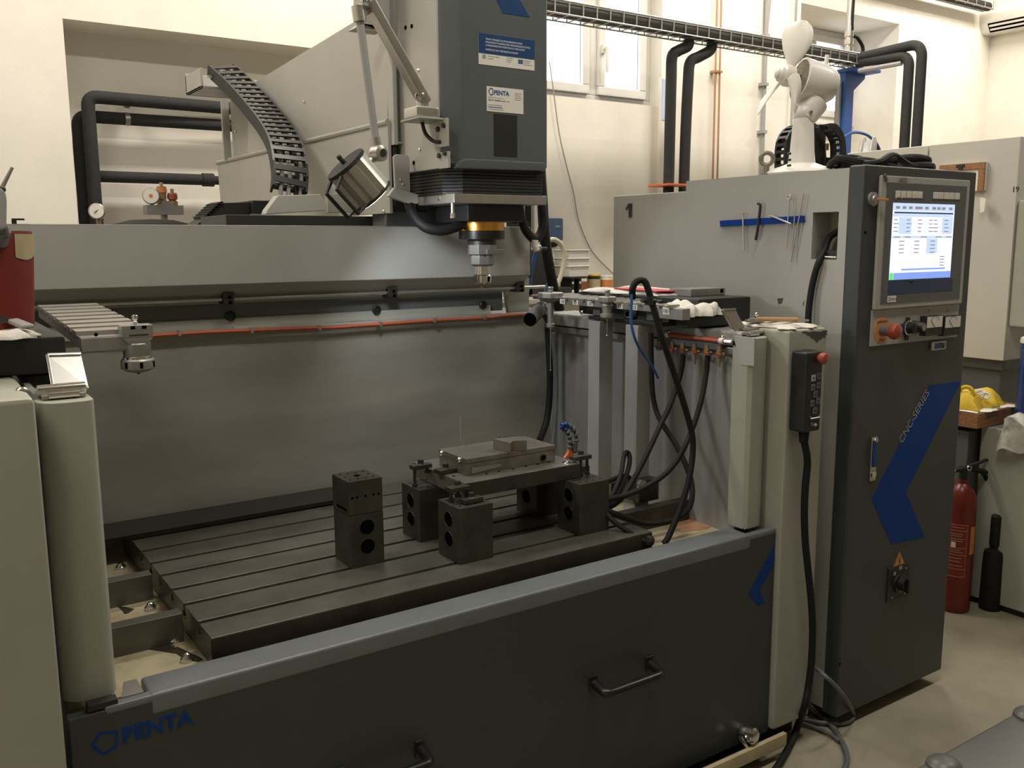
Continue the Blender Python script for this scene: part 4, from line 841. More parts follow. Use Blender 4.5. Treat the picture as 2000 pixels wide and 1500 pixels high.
# vise body and V block
vz0, vz1 = .965, 1.0125
vs_ = thing('magnetic_chuck', 'flat steel chuck block with engraved plate on the base plate', 'chuck', (1.40, 2.16, vz0))
part(M().box(1.250, 1.553, 2.084, 2.236, vz0, vz1-.014), 'chuck_body', plate, vs_, .0012)
part(M().box(1.249, 1.5535, 2.083, 2.237, vz1-.0135, vz1), 'top_pole_plate', plate, vs_, .0012)
a = P(921, 913, Y=2.083); b = P(978, 908, Y=2.083); part(M().prism([P(x, y, Y=2.0836) for x, y in ((921, 914), (978, 906), (978, 911), (922, 925))], (0, -.0012, 0)), 'name_plate', zinc, vs_)
q = P(1061, 894, Y=2.083); part(M().cyl((q.x, 2.0835, q.z), (q.x, 2.0825, q.z), .0095, n=18), 'key_socket', hole, vs_); part(M().ring((q.x, 2.0826, q.z), (0, 1, 0), .0095, .002, 20, 6), 'socket_rim', brown, vs_)
for (px, py) in ((863, 885), (898, 898)): q = P(px, py, X=1.249); part(M().sphere((1.248, q.y, q.z), .0075, 12), 'end_screw', chrome, vs_)
part(M().box(1.5535, 1.566, 2.10, 2.21, vz0+.004, vz0+.034), 'end_cap', plate, vs_, .002)
vb = thing('vee_block', 'small steel vee block standing on the chuck top', 'block', (1.355, 2.05, vz1))
tz = 1.042
pts = [P(*p, Z=tz) for p in ((963, 857), (988, 863), (994, 864.5), (997, 866), (1001.5, 861), (1029, 860), (1013, 852))]
pz = [Vector((v.x, v.y, vz1+.0005)) for v in pts]
part(M().prism(pz, (0, 0, tz-vz1-.0005)), 'vee_body', plate, vb, .0008)
for px in (983, 993): pass
q = pz[0]
for i, (dx, dy) in enumerate(((.025, .0), (.042, .012))): part(M().cyl((pz[0].x+dx, pz[0].y+.005-dy*.5, tz+.0002), (pz[0].x+dx, pz[0].y+.005-dy*.5, tz+.0006), .003, n=8), 'vee_hole', hole, vb)
# clamps: strap, stud, nut
def clamp(x, y, zs, lab, dx, dy, l=.062, legs=((0, 0, .921),), w=.026):
    t = thing('step_clamp', lab, 'clamp', (x, y, min(g[2] for g in legs)), 'strap clamps around the base plate')
    d = Vector((dx, dy, 0)).normalized(); n = Vector((-d.y, d.x, 0))
    part(M().obox((x, y, zs), d*l/2, n*w/2, (0, 0, .006)), 'strap', block, t, .0015)
    for a, b_, z in legs: part(M().cyl((x+d.x*a, y+d.y*a, z), (x+d.x*a, y+d.y*a, zs), .0045, n=10).cyl((x+d.x*a, y+d.y*a, z), (x+d.x*a, y+d.y*a, z+.008), .008, n=6), 'stud', block, t)
    part(M().cyl((x, y, zs+.006), (x, y, zs+.009), .0105, n=18), 'washer', chrome, t); part(M().cyl((x, y, zs+.009), (x, y, zs+.019), .0085, n=6), 'hex_nut', black, t)
    return t
q = P(822, 918, Y=2.21); clamp(q.x, 2.21, .9775, 'strap clamp on two studs at the rear left block', 1, .0, .060, ((-.020, 0, .922), (.02, 0, .955)))
q = P(873, 905, Y=2.16); clamp(1.222, 2.150, .9715, 'light steel strap clamp against the left end of the chuck', 1, .1, .060, ((0.0, 0, .9655),), .034)
q = P(884, 935, Y=2.03); clamp(1.185, 2.022, .955, 'strap clamp at the plate corner over the front left block', 1, .05, .060, ((-.022, 0, .922), (.0, 0, .93)), .034)
clamp(1.205, 1.985, .9285, 'low slotted clamp bar lying on the front left block', 1, .05, .060, ((.0, 0, .9225),), .026)
q = P(1140, 895, Y=2.05); clamp(1.615, 2.040, .9755, 'strap clamp bridging plate and front right block on two studs', 1, .0, .064, ((-.0, 0, .922), (.024, 0, .922)))
clamp(1.39, 2.275, .9705, 'strap clamp behind the chuck beside the thin upright pin', 1, .2, .050, ((0, 0, .9655),), .02)
q = P(900, 866, Y=2.26); t = solo(M().cyl((q.x, 2.26, .965), (q.x, 2.26, P(900, 812, Y=2.26).z), .0027, n=8), 'upright_pin', polish, 'thin upright steel pin standing behind the chuck', 'pin')
part(M().box(1.665, 1.690, 2.09, 2.13, TZ, .93), 'stop_post', block, thing('stop_post', 'dark upright stop post behind the front right block', 'post', (1.677, 2.11, TZ)), .002)
# coolant segment hose with orange nozzle
sh = thing('segment_hose', 'blue and grey segmented coolant hose with an orange flat nozzle', 'coolant hose', P(1120, 888, Y=2.24))
pts = [P(x, y, Y=2.24) for x, y in ((1112, 876), (1113, 866), (1113, 855), (1109, 846), (1104, 839), (1098, 835), (1096, 832), (1102, 829), (1110, 831), (1118, 836), (1124, 846), (1126, 858), (1124, 868), (1121, 876))]
for i in range(len(pts)-1):
    c = (pts[i]+pts[i+1])/2; d = (pts[i+1]-pts[i]); l = d.length; d.normalize()
    part(M().lathe([(.005, -l*.55), (.009, -l*.40), (.0095, -l*.1), (.006, l*.05), (.006, l*.4), (.0085, l*.55)], c, d, n=12), 'hose_segment', bluec if i in (4, 5, 6, 7) else dgrey, sh)
a = P(1112, 878, Y=2.24)
part(M().prism([(a.x-.005, a.y-.006, a.z), (a.x+.005, a.y-.006, a.z), (a.x+.008, a.y-.006, a.z-.010), (a.x+.022, a.y-.006, a.z-.024), (a.x+.020, a.y-.006, a.z-.030), (a.x-.020, a.y-.006, a.z-.030), (a.x-.022, a.y-.006, a.z-.024), (a.x-.008, a.y-.006, a.z-.010)], (0, .012, 0)), 'flat_nozzle', orange, sh, .002)
part(M().cyl(P(1121, 876, Y=2.24), P(1122, 884, Y=2.24), .007, n=10).cyl((P(1122, 884, Y=2.24).x, 2.24, .965), P(1122, 882, Y=2.24), .011, n=10), 'hose_base', dgrey, sh)

# ================================================================ tool racks and tool holders
def rack(name, lab, x0, x1, y0, y1, z0, z1, n, sgn):
    t = thing(name, lab, 'tool rack', ((x0+x1)/2, (y0+y1)/2, min(z0, z1)-.03))
    d = Vector((0, y1-y0, z1-z0)); L = d.length; d.normalize(); up = Vector((0, -d.z, d.y))
    c = Vector(((x0+x1)/2, (y0+y1)/2, (z0+z1)/2))
    part(M().obox(c-up*.014, ((x1-x0)/2, 0, 0), d*L/2, up*.012), 'rack_plate', zinc, t, .001)
    for i in range(n):
        p = Vector(((x0+x1)/2, y0, z0))+d*L*(i+.5)/n
        part(M().obox(p+up*.002, ((x1-x0)/2+.003, 0, 0), d*L/n*.30, up*.0055), 'rack_finger', alu, t, .001)
    return t, d, up
lr, d, up = rack('tool_rack', 'left tool rack with ribbed grey fingers beside the red bucket', .30, .437, 2.05, 2.68, 1.414, 1.438, 8, 1)
part(M().box(.30, .437, 2.032, 2.052, 1.378, 1.412).box(.30, .40, 2.026, 2.034, 1.382, 1.41), 'front_block', zinc, lr, .0015)
q = P(207, 652, Y=2.03); part(M().cyl((q.x-.02, 2.0245, q.z), (q.x-.02, 2.026, q.z), .004, n=10), 'screw_hole', hole, lr)
# hanging tool holder on the left rack
TY = 2.04; tx = P(266, 660, Y=TY).x; zy = lambda y: P(266, y, Y=TY).z
ux = (P(300, 660, Y=TY)-P(232, 660, Y=TY)).length/68
t = thing('tool_holder', 'steel collet tool holder hanging from the left tool rack', 'tool holder', (tx, TY, zy(730)))
part(M().lathe([(4*ux, zy(634)), (5*ux, zy(628)), (3.4*ux, zy(626)), (6.2*ux, zy(622)), (6.2*ux, zy(617)), (5*ux, zy(615)), (.5*ux, zy(614.5))], (tx, TY, 0), n=18), 'pull_stud', chrome, t)
part(M().box(tx-31*ux, tx+30*ux, TY-22*ux, TY+22*ux, zy(658), zy(634)).prism([(tx-31*ux, TY-22*ux, zy(658)), (tx+30*ux, TY-22*ux, zy(658)), (tx+20*ux, TY-22*ux, zy(670)), (tx-20*ux, TY-22*ux, zy(670))], (0, 44*ux, 0)), 'flange_block', zinc, t, .0015)
for s_ in (-14, 8): part(M().box(tx+s_*ux, tx+(s_+9)*ux, TY-22.4*ux, TY-21*ux, zy(641), zy(635)), 'flange_slot', hole, t)
text('ADAPTER', (tx-18*ux, TY-22.2*ux, zy(655)), (1, 0, 0), (0, 0, 1), .009, inkd, t, depth=.0003) if False else part(M().box(tx-18*ux, tx+20*ux, TY-22.3*ux, TY-22*ux, zy(654.5), zy(651.5)), 'engraved_line', inkd, t)
part(M().lathe([(26*ux, zy(696)), (27*ux, zy(694)), (27*ux, zy(671)), (25*ux, zy(669))], (tx, TY, 0), n=30), 'holder_neck', zinc, t)
part(M().cyl((tx, TY, zy(700)), (tx, TY, zy(696)), 28.5*ux, n=30), 'bright_ring', chrome, t)
part(M().lathe([(8*ux, zy(728)), (22*ux, zy(725)), (33*ux, zy(719)), (33.5*ux, zy(716)), (33*ux, zy(703)), (30*ux, zy(700))], (tx, TY, 0), n=36), 'collet_nut', zinc, t)
for aa in (-2.5, -1.57, -.6): c = Vector((tx+33.2*ux*math.cos(aa), TY+33.2*ux*math.sin(aa), zy(711))); nrm = Vector((math.cos(aa), math.sin(aa), 0)); part(M().obox(c, nrm*.0008, Vector((-nrm.y, nrm.x, 0))*3*ux, (0, 0, 6*ux)), 'nut_slot', hole, t)
part(M().lathe([(1.5*ux, zy(731)), (3.5*ux, zy(730)), (3.5*ux, zy(726))], (tx, TY, 0), n=10), 'cutter_tip', hole, t)

# right hand rack
RXk = 1.915
rr = thing('tool_rack', 'right tool rack with thin steel fingers and small number labels', 'tool rack', (1.97, 2.3, 1.36))
z1 = 1.4135; ya, yb = 1.985, 2.72
part(M().box(1.925, 1.958, 2.01, 2.55, 1.385, 1.404), 'rack_plate', zinc, rr, .001)
part(M().box(1.925, 1.958, 2.55, yb, 1.395, 1.404), 'rack_plate', zinc, rr, .001)
part(M().box(RXk+.005, 1.952, 1.945, 2.055, 1.368, 1.402), 'end_block', zinc, rr, .0015)
nfin = 16
for i in range(nfin):
    y = 2.0+(yb-2.02)*i/(nfin-1); part(M().box(RXk-.012, (1.955 if y < 2.15 else 2.10), y-.008, y+.006, 1.4045, 1.4115), 'rack_finger', alu, rr, .001)
for lab_, px, py in (('14', 1099, 583), ('12', 1124, 582), ('11', 1153, 584), ('13', 1211, 588), ('12', 1240, 590), ('10', 1304, 607)):
    q = P(px, py, X=1.924); lp = part(M().box(1.9226, 1.9245, q.y-.014, q.y+.014, 1.3865 if px < 1290 else q.z-.011, 1.4025 if px < 1290 else q.z+.011), 'number_label', label_w, rr)
    zz = (1.3865+1.4025)/2 if px < 1290 else q.z
    if px > 1290: lp.location.x -= .005
    text(lab_, (1.9223-(.005 if px > 1290 else 0), q.y, zz-.005), (0, -1, 0), (0, 0, 1), .016, inkd, lp, depth=.0002, align='CENTER', bold=.0003)
part(M().box(1.945, 2.05, 2.06, 2.42, 1.339, 1.352), 'support_rail', black, rr, .002)
part(M().box(1.975, 2.05, 2.06, 2.42, 1.352, 1.385), 'support_web', black, rr)
for y in (2.39, 2.23, 2.12): part(M().box(1.955, 1.975, y-.02, y+.02, 1.353, 1.383), 'sensor_block', dgrey, rr, .003)
part(M().cyl((1.9545, 2.23, 1.368), (1.9535, 2.23, 1.368), .008, n=14), 'sensor_hole', hole, rr)
def probe(lab, px, Y, ytop, ybody, yneck, yend, ytip, r0, r1, nm):
    x = P(px, ybody, Y=Y).x; z = lambda y: P(px, y, Y=Y).z
    t = thing('touch_probe', lab, 'probe', (x, Y, z(ytip)), 'probes hanging from the right tool rack')
    k_ = (P(px+1, ybody, Y=Y)-P(px, ybody, Y=Y)).length
    part(M().lathe([(3.5*k_, z(ybody-8)), (4.5*k_, z(ytop+5)), (3*k_, z(ytop+4)), (5*k_, z(ytop+2)), (4.5*k_, z(ytop)), (.5*k_, z(ytop))], (x, Y, 0), n=16), 'pull_stud', zinc, t)
    part(M().lathe([(r1*1.2*k_, z(yneck)), (r0*.6*k_, z(yneck-4)), (r0*k_, z(ybody+1)), (r0*k_, z(ybody-8)), (r0*.9*k_, z(ybody-9))], (x, Y, 0), n=10), 'probe_flange', zinc, t, .0008)
    part(M().lathe([(r1*.75*k_, z(yend)), (r1*1.25*k_, z(yend-3)), (r1*1.25*k_, z(yend-9)), (r1*.9*k_, z(yend-10)), (r1*.9*k_, z(yneck))], (x, Y, 0), n=18), 'probe_body', zinc, t)
    part(M().cyl((x, Y, z(ytip)), (x, Y, z(yend)), .8*k_, n=8).sphere((x, Y, z(ytip)), 1.4*k_, 8), 'stylus', chrome, t)
probe('touch probe with long body and long stylus, leftmost on right rack', 1075, 2.60, 560, 580, 591, 641, 723, 21, 5.5, 0)
probe('short cone-bodied touch probe below the rack label eleven', 1186, 2.27, 566, 588, 597, 622, 655, 14, 8.5, 1)
# ================================================================ coolant manifold, hoses on the right
mf = thing('coolant_manifold', 'coolant manifold with orange tube and six red valve levers on the right wall', 'manifold', (2.05, 2.0, 1.20))
mx = 2.040
pts = [P(*p, X=mx) for p in ((1294, 652), (1340, 658), (1385, 663), (1416, 667))]
part(M().tube(pts, .0075, 10), 'orange_tube', redl, mf)
for px, py in ((1304, 654), (1410, 666)): q = P(px, py, X=mx); part(M().cyl((mx, q.y-.008, q.z), (mx, q.y+.008, q.z), .0095, n=12), 'tube_clip', white, mf)
q = P(1420, 668, X=mx); part(M().cyl((mx, q.y-.02, q.z), (mx, q.y+.012, q.z), .007, n=10), 'end_fitting', alu, mf)
a = P(1288, 660, X=mx+.01); b = P(1412, 676, X=mx+.01); zmid = (a.z+b.z)/2
part(M().box(mx+.0, mx+.025, b.y, a.y, zmid-.014, zmid+.006), 'manifold_bar', dgrey, mf, .002)
for i, px in enumerate((1288, 1313, 1334, 1357, 1381, 1405)):
    q = P(px, 672+i*2.2, X=mx); v = part(M().cyl((mx, q.y, q.z+.012), (mx, q.y, q.z-.020), .008, n=10).cyl((mx-.004, q.y, q.z-.004), (mx+.02, q.y, q.z-.004), .0095, n=8), 'valve_body', brass2, mf)
    part(M().bar((mx-.008, q.y+.004, q.z-.012), (mx-.018, q.y-.022, q.z-.014), .010, .007), 'valve_lever', red if i else dgrey, v, .001)
    if i in (3, 5, 1): part(M().cyl((mx, q.y, q.z-.020), (mx, q.y, q.z-.052), .0045, n=8), 'outlet', brass2, v)
    part(M().sphere((mx-.004, q.y-.020, q.z-.010), .005, 8), 'valve_screw', chrome, v)
def hose(lab, pts, r, X=None, Y=None, mt=rubber, cat='hose', name='black_hose'):
    v = []
    for p in pts:
        if len(p) == 3: v.append(P(p[0], p[1], Y=p[2]))
        else: v.append(P(p[0], p[1], X=X) if X else P(p[0], p[1], Y=Y))
    return lag(name, v, r, lab, cat, mt, 10, 7)
hose('black hose from the third valve sweeping down left behind blocks', [(1334, 692, 2.045), (1332, 715, 2.045), (1325, 745, 2.045), (1308, 793, 2.03), (1290, 830, 2.02), (1262, 890, 2.0), (1238, 935, 1.99), (1212, 975, 1.975), (1186, 993, 1.97)], .0085)
hose('black hose from the fifth valve curving to the block bundle', [(1382, 695, 1.95), (1379, 730, 1.95), (1370, 780, 1.94), (1353, 835, 1.93), (1328, 890, 1.92), (1300, 925, 1.93), (1262, 950, 1.95), (1220, 968, 1.96), (1184, 976, 1.965)], .0085)
hose('thick black hose arching above the right rack then down to the floor', [(1236, 582, 1.93), (1235, 566, 1.92), (1241, 552, 1.915), (1251, 547, 1.91), (1260, 551, 1.905), (1268, 572, 1.90), (1279, 610, 1.89), (1290, 650, 1.885), (1305, 695, 1.885), (1325, 755, 1.885), (1342, 810, 1.885), (1352, 850, 1.885), (1353, 885, 1.885), (1347, 930, 1.88), (1338, 965, 1.88), (1328, 995, 1.88), (1316, 1025, 1.88), (1305, 1050, 1.88), (1297, 1062, 1.88)], .0095)
hose('black hose falling beside the second post and looping over the tub floor', [(1271, 650, 2.10), (1272, 700, 2.10), (1274, 760, 2.10), (1281, 800, 2.09), (1295, 830, 2.06), (1318, 865, 2.02), (1338, 905, 1.98), (1350, 940, 1.95), (1352, 970, 1.93), (1344, 995, 1.92), (1322, 1013, 1.92), (1290, 1021, 1.93), (1255, 1022, 1.95), (1225, 1012, 1.955), (1200, 1003, 1.96), (1183, 997, 1.965)], .0085)
hose('black hose in a tight upright loop right of the blocks', [(1184, 985, 1.98), (1200, 960, 2.0), (1213, 925, 2.03), (1217, 900, 2.06), (1221, 885, 2.07), (1227, 885, 2.07), (1230, 898, 2.06), (1226, 920, 2.04), (1214, 950, 2.01), (1198, 975, 1.99), (1186, 989, 1.975)], .0075)
hose('short black hose running from the blocks to a bright fitting', [(1178, 946, 2.07), (1195, 937, 2.08), (1212, 931, 2.08), (1226, 931, 2.08), (1233, 937, 2.08)], .0075)
hose('black hose lying over the table corner towards the front door', [(1184, 1002, 1.965), (1198, 1018, 1.94), (1222, 1035, 1.91), (1245, 1050, 1.885), (1262, 1058, 1.868), (1274, 1060, 1.864)], .008)
q = P(1268, 1055, Y=1.868); solo(M().lathe([(.012, -.014), (.014, -.008), (.014, .008), (.010, .014)], (q.x, q.y, q.z), (1, .2, -.2), n=14), 'hose_connector', block, 'dark hose connector lying at the table corner by the door', 'connector')
hose('black hose hanging down the rear corner of the tub', [(1070, 640, 2.77), (1072, 680, 2.77), (1074, 730, 2.77), (1073, 780, 2.77), (1068, 820, 2.765), (1060, 845, 2.75), (1053, 862, 2.72)], .013)
hose('grey hose shadowing the corner hose on the side wall', [(1080, 650, 2.72), (1084, 700, 2.72), (1086, 760, 2.72), (1083, 830, 2.71), (1079, 870, 2.70)], .010, mt=dgrey)
hose('thin blue airline drooping from the right rack', [(1234, 575, 1.90), (1233, 600, 1.90), (1233, 630, 1.90), (1238, 655, 1.90), (1246, 675, 1.91), (1260, 697, 1.94), (1273, 714, 1.97), (1285, 738, 2.0)], .004, mt=bluet, name='blue_hose')
a = P(1258, 586, Y=1.90); t = solo(M().cyl((a.x-.02, 1.888, a.z), (a.x+.032, 1.888, a.z-.004), .006, n=10).cyl((a.x+.008, 1.89, a.z-.013), (a.x+.008, 1.89, a.z+.008), .0125, n=12), 'hose_valve', black, 'small black tap clamped on the thick arching hose', 'tap')
# small black machine light at the rear corner
t = thing('machine_light', 'small dark cylinder light clamped at the rear corner of the tub', 'lamp', P(1050, 620, Y=2.66))
a = P(1035, 624, Y=2.62); b = P(1056, 603, Y=2.70)
part(M().cyl(a, b, .026, n=20), 'barrel', dgrey, t); part(M().cyl(a+(a-b).normalized()*.002, a, .024, n=20), 'lens', hole, t)
part(M().lathe([(.026, 0), (.020, .010), (.008, .024)], b, b-a, n=16), 'rear_cone', alu, t); part(M().tube([b, P(1060, 592, Y=2.72), P(1056, 583, Y=2.72)], .006, 8), 'bracket_wire', alu, t)
part(M().tube([b, P(1068, 624, Y=2.74), P(1072, 634, Y=2.76)], .010, 8), 'bracket', black, t)

# ================================================================ things on top of the enclosure, right side
PT = 1.34
bk = thing('bellows_box', 'black bellows box on the right side behind the tool rack', 'box', (2.2, 2.2, PT))
z_b = P(1468, 579, X=2.30).z
part(M().box(2.06, 2.302, 2.02, 2.62, PT+.001, z_b), 'case', black, bk, .006)
q = P(1366, 578, Y=2.1)
a = P(1349, 577, Y=2.13); b = P(1417, 562, Y=2.13); gb = thing('gauge_block', 'small dark grey steel block lying on the black bellows box', 'block', (a.x, 2.17, z_b))
part(M().box(a.x, b.x, 2.13, 2.23, z_b, b.z), 'block_body', zinc, gb, .002); c = P(1410, 568, Y=2.129); part(M().cyl((c.x, 2.13, c.z), (c.x, 2.1285, c.z), .007, n=14), 'bore', hole, gb)
def cloth(name, lab, x0, x1, y0, y1, z, h, mt, seed, drop=0, cat='towel', rot=0, nx=26, ny=18):
    r_ = random.Random(seed); ph = [r_.uniform(0, 6) for _ in range(8)]
    def top(u, v):
        x = x0+(x1-x0)*u; y = y0+(y1-y0)*v
        e_ = min(u, 1-u, v, 1-v); ed = min(1, e_*7)
        w = .5+.5*math.sin(9*u+ph[0]+3*v)*math.sin(7*v+ph[1]); w2 = .5+.5*math.sin(19*u+ph[2]-8*v)
        jx = .012*math.sin(13*v+ph[3])*(1-ed)+.006*math.sin(31*v+ph[5])*(1-ed); jy = .012*math.sin(11*u+ph[4])*(1-ed)+.006*math.sin(29*u+ph[6])*(1-ed)
        return Vector((x+jx, y+jy, z+.003+(h*(.35+.45*w+.2*w2))*ed**.6))
    m = M(); m.sheet(top, nx, ny)
    n = len(m.v); idx = lambda i, j: j*(nx+1)+i
    m2 = M(); m2.v = list(m.v)+[Vector((v.x, v.y, z+.0008)) for v in m.v]; m2.f = list(m.f)+[tuple(k+n for k in f)[::-1] for f in m.f]
    per = [idx(i, 0) for i in range(nx)]+[idx(nx, j) for j in range(ny)]+[idx(i, ny) for i in range(nx, 0, -1)]+[idx(0, j) for j in range(ny, 0, -1)]
    for k in range(len(per)): a_, b_ = per[k], per[(k+1) % len(per)]; m2.f.append((a_, a_+n, b_+n, b_))
    return solo(m2, name, mt, lab, cat, ang=60)
z_p = PT+.001
cloth('white_towel', 'white towel spread on the right pillar top under the caliper', 2.158, 2.32, 1.75, 1.98, z_p, .010, towel, 3)
cloth('white_towel', 'folded white towel with blue stain on black bellows box front', 1.962, 2.115, 1.955, 2.12, 1.374, .046, towel, 5)
pk = solo(M().box(1.965, 2.16, 1.972, 2.018, 1.3405, 1.3715), 'dark_support', black, 'low black support bar under the folded stained towel', 'bar', .003)
cloth('white_towel', 'thin white towel lying behind the right rack fingers', 2.07, 2.29, 2.20, 2.60, z_b, .018, towel, 8)
solo(M().prism([(2.07, 2.22, z_b+.014), (2.15, 2.20, z_b+.014), (2.17, 2.44, z_b+.015), (2.09, 2.46, z_b+.015)], (0, 0, .004)), 'pink_card', pinkm, 'pink printed card lying on the white towel behind the rack', 'card', .001)
# caliper and file on the towel
cz = PT+.0135
t = thing('caliper', 'steel vernier caliper lying on the towel on the right pillar', 'caliper', (2.24, 1.86, cz))
a = Vector((2.165, 1.915, cz+.004)); b = Vector((2.315, 1.80, cz+.004))
part(M().bar(a, b, .016, .006), 'beam', alu, t, .001); d = (b-a).normalized(); n = Vector((-d.y, d.x, 0))
part(M().obox(a+d*.03, d*.022, n*.014, (0, 0, .006)), 'slider', zinc, t, .001); part(M().cyl(a+d*.03+Vector((0, 0, .006)), a+d*.03+Vector((0, 0, .016)), .004, n=10).sphere(a+d*.03+Vector((0, 0, .019)), .007, 10), 'lock_screw', chrome, t)
part(M().obox(a-n*.022, d*.006, n*.02, (0, 0, .003)).obox(a+d*.03-n*.022, d*.006, n*.02, (0, 0, .003)), 'jaws', alu, t)
a = P(1469, 631, Y=1.80); b = P(1529, 634, Y=1.78)
lag('copper_bar', [(2.15, 1.86, cz+.012), (2.232, 1.775, cz+.012)], .007, 'short copper coloured rod lying beside the caliper', 'rod', copper, 10)
# latches
def latch(lab, base, fl, bw, bd, n):
    t = thing('toggle_latch', lab, 'latch', base, 'bright flap latches on the corner posts')
    x, y, z = base
    part(M().box(x-bw/2, x+bw/2, y-bd/2, y+bd/2, z, z+.008), 'latch_base', zinc, t, .002)
    part(M().cyl((x-bw/2-.004, y, z+.014), (x+bw/2+.004, y, z+.014), .011, n=16), 'hinge_barrel', chrome, t)
    part(M().box(x-bw/2+.01, x+bw/2-.01, y-bd/2-.006, y-bd/2+.008, z+.002, z+.013), 'catch_bar', chrome, t, .003)
    p = [Vector(q_) for q_ in fl]; nrm = (p[1]-p[0]).cross(p[3]-p[0]).normalized()
    if nrm.y > 0: nrm = -nrm
    part(M().prism(p, -nrm*.0025), 'flap', polish if x < 1 else alu, t)
    for i in (0, 1, 3): part(M().bar(p[i], p[(i+1) % 4], .006, .009, nrm), 'flap_rim', chrome, t, .001)
    return t
f = [P(*p, Y=y) for p, y in (((105, 766), 1.872), ((92, 694), 1.93), ((158, 692), 1.93), ((173, 757), 1.872))]
latch('bright open flap latch on top of the left corner post', (.236, 1.865, 1.319), f, .074, .06, 1)
f = [P(*p, Y=y) for p, y in (((1437, 654), 1.868), ((1411, 606), 1.90), ((1436, 604), 1.90), ((1459, 648), 1.868))]
latch('grey open flap latch on top of the right corner post', (2.098, 1.845, 1.319), f, .06, .035, 1)

# left side: bellows box, bucket, towel, tools
lz = P(128, 655, Y=2.0).z
lb = thing('bellows_box', 'black bellows box on the left below the red bucket', 'box', (.1, 2.3, PT))
part(M().box(-.30, .268, 2.0, 2.62, 1.3465, lz), 'case', black, lb, .008)
part(M().box(.19, .30, 2.215, 2.6, 1.25, 1.346), 'carrier_arm', black, lb, .004)
bc = P(8, 600, Y=2.16); bcx, bcy = P(74, 640, Y=2.16).x-.125, 2.16
bz = P(40, 452, Y=2.16).z
bu = thing('red_bucket', 'red plastic container with pale worn rim at the left edge', 'container', (bcx, bcy, lz))
part(M().lathe([(.10, lz), (.119, lz+.012), (.131, bz-.012), (.128, bz), (.120, bz), (.122, bz-.02), (.02, bz-.022)], (bcx, bcy, 0), n=40), 'shell', redb, bu)
wp = []
m = M()
a0, a1 = -.75, .25
for i in range(8):
    pass
m.sheet(lambda u, v: Vector((bcx+(.1296+.0022*v)*math.cos(-.85+1.5*u), bcy+(.1296+.0022*v)*math.sin(-.85+1.5*u), bz-.052+.046*v-.006*math.sin(9*u)*(1-v))), 14, 4)
part(m, 'worn_rim_patch', cream, bu)
t = thing('spray_gun', 'grey metal spray gun with thin rod beside the red container', 'tool', P(4, 468, Y=2.02))
q0 = P(5, 365, Y=2.02)
part(M().prism([P(*p, Y=2.0) for p in ((-16, 372), (4, 366), (12, 378), (14, 392), (13, 446), (2, 450), (-16, 440))], (0, .05, 0)), 'gun_body', conduit, t, .006)
part(M().cyl(P(3, 368, Y=2.02), P(24, 327, Y=2.02), .0045, .003, n=10), 'thin_rod', alu, t); part(M().sphere(P(4, 370, Y=2.01), .007, 10), 'pivot', block, t)
part(M().cyl(P(2, 448, Y=2.03), P(-4, 472, Y=2.05), .018, n=14).cyl(P(2, 440, Y=2.02), P(10, 462, Y=2.03), .010, n=10), 'grip', dgrey, t)
cloth('white_towel', 'crumpled white towel on the left black box below the bucket', .02, .212, 1.955, 2.10, lz+.001, .016, towel, 11)
a = P(27, 628, Z=lz+.028); b = P(54, 651, Z=lz+.028)
t = thing('putty_knife', 'grey flat bladed tool lying on the left white towel', 'tool', (a.x, a.y, lz+.02))
part(M().bar((P(24, 624, Y=2.06).x, 2.07, lz+.030), (P(56, 652, Y=1.985).x, 1.985, lz+.022), .026, .009), 'handle', conduit, t, .004)
q = P(4, 622, Y=2.07); solo(M().prism([P(*p, Y=2.05) for p in ((-18, 617), (10, 615), (18, 622), (16, 632), (-18, 636))], (0, .03, 0)), 'dark_tool', block, 'dark tool end lying on the left towel at the picture edge', 'tool', .003)
# ================================================================ control cabinet
CX = 2.426; CY = 1.704; CR = 3.03; CT = 1.818
cab = thing('control_cabinet', 'tall machine control cabinet with charcoal door, screen and buttons', 'control cabinet', (2.73, 2.2, .0))
# side shell with the recessed cable pocket
ry0, ry1, rz0, rz1 = SR(CX, 1588, 415, 1634, 507)
m = M()
m.box(CX, CX+.10, 1.762, ry0, .06, CT).box(CX, CX+.10, ry1, 2.454, .06, CT).box(CX, CX+.10, ry0, ry1, .06, rz0).box(CX, CX+.10, ry0, ry1, rz1, CT)
m.box(CX+.10, CR, 1.762, 2.454, .06, CT)
part(m, 'cabinet_body', grey, cab, .0)
part(M().box(CX+.001, CR, 2.4545, 2.862, .06, 1.7815), 'rear_body', grey, cab, .003)
for x in (CX+.05, CR-.05):
    for y in (1.80, 2.40, 2.80): part(M().cyl((x, y, 0), (x, y, .06), .025, n=14), 'levelling_foot', black, cab)
pk = part(M().box(CX+.09, CX+.099, ry0, ry1, rz0, rz1), 'cable_pocket', beige, cab)
part(M().box(CX+.012, CX+.09, ry0+.005, ry1-.01, rz0+.004, rz0+.028), 'black_ledge', black, pk, .002); part(M().cyl((CX+.004, ry0+.004, rz0+.006), (CX+.004, ry1-.03, rz0+.008), .004, n=8), 'ledge_rod', alu, pk)
part(M().box(CX+.05, CX+.09, ry0+.004, ry0+.03, rz1-.075, rz1-.03), 'gland_block', dgrey, pk, .003)
dr = part(M().box(CX-.004, CR, CY, 1.7605, .05, CT+.006), 'cabinet_door', dark, cab, .006, seg=3)
F = lambda x, y, o=0: P(x, y, Y=CY-o)
def fbox(x0, y0, x1, y1, t, o=0):
    a = F(x0, y0, o+t); b = F(x1, y1, o+t); return M().box(a.x, b.x, CY-o-t, CY-o, b.z, a.z)
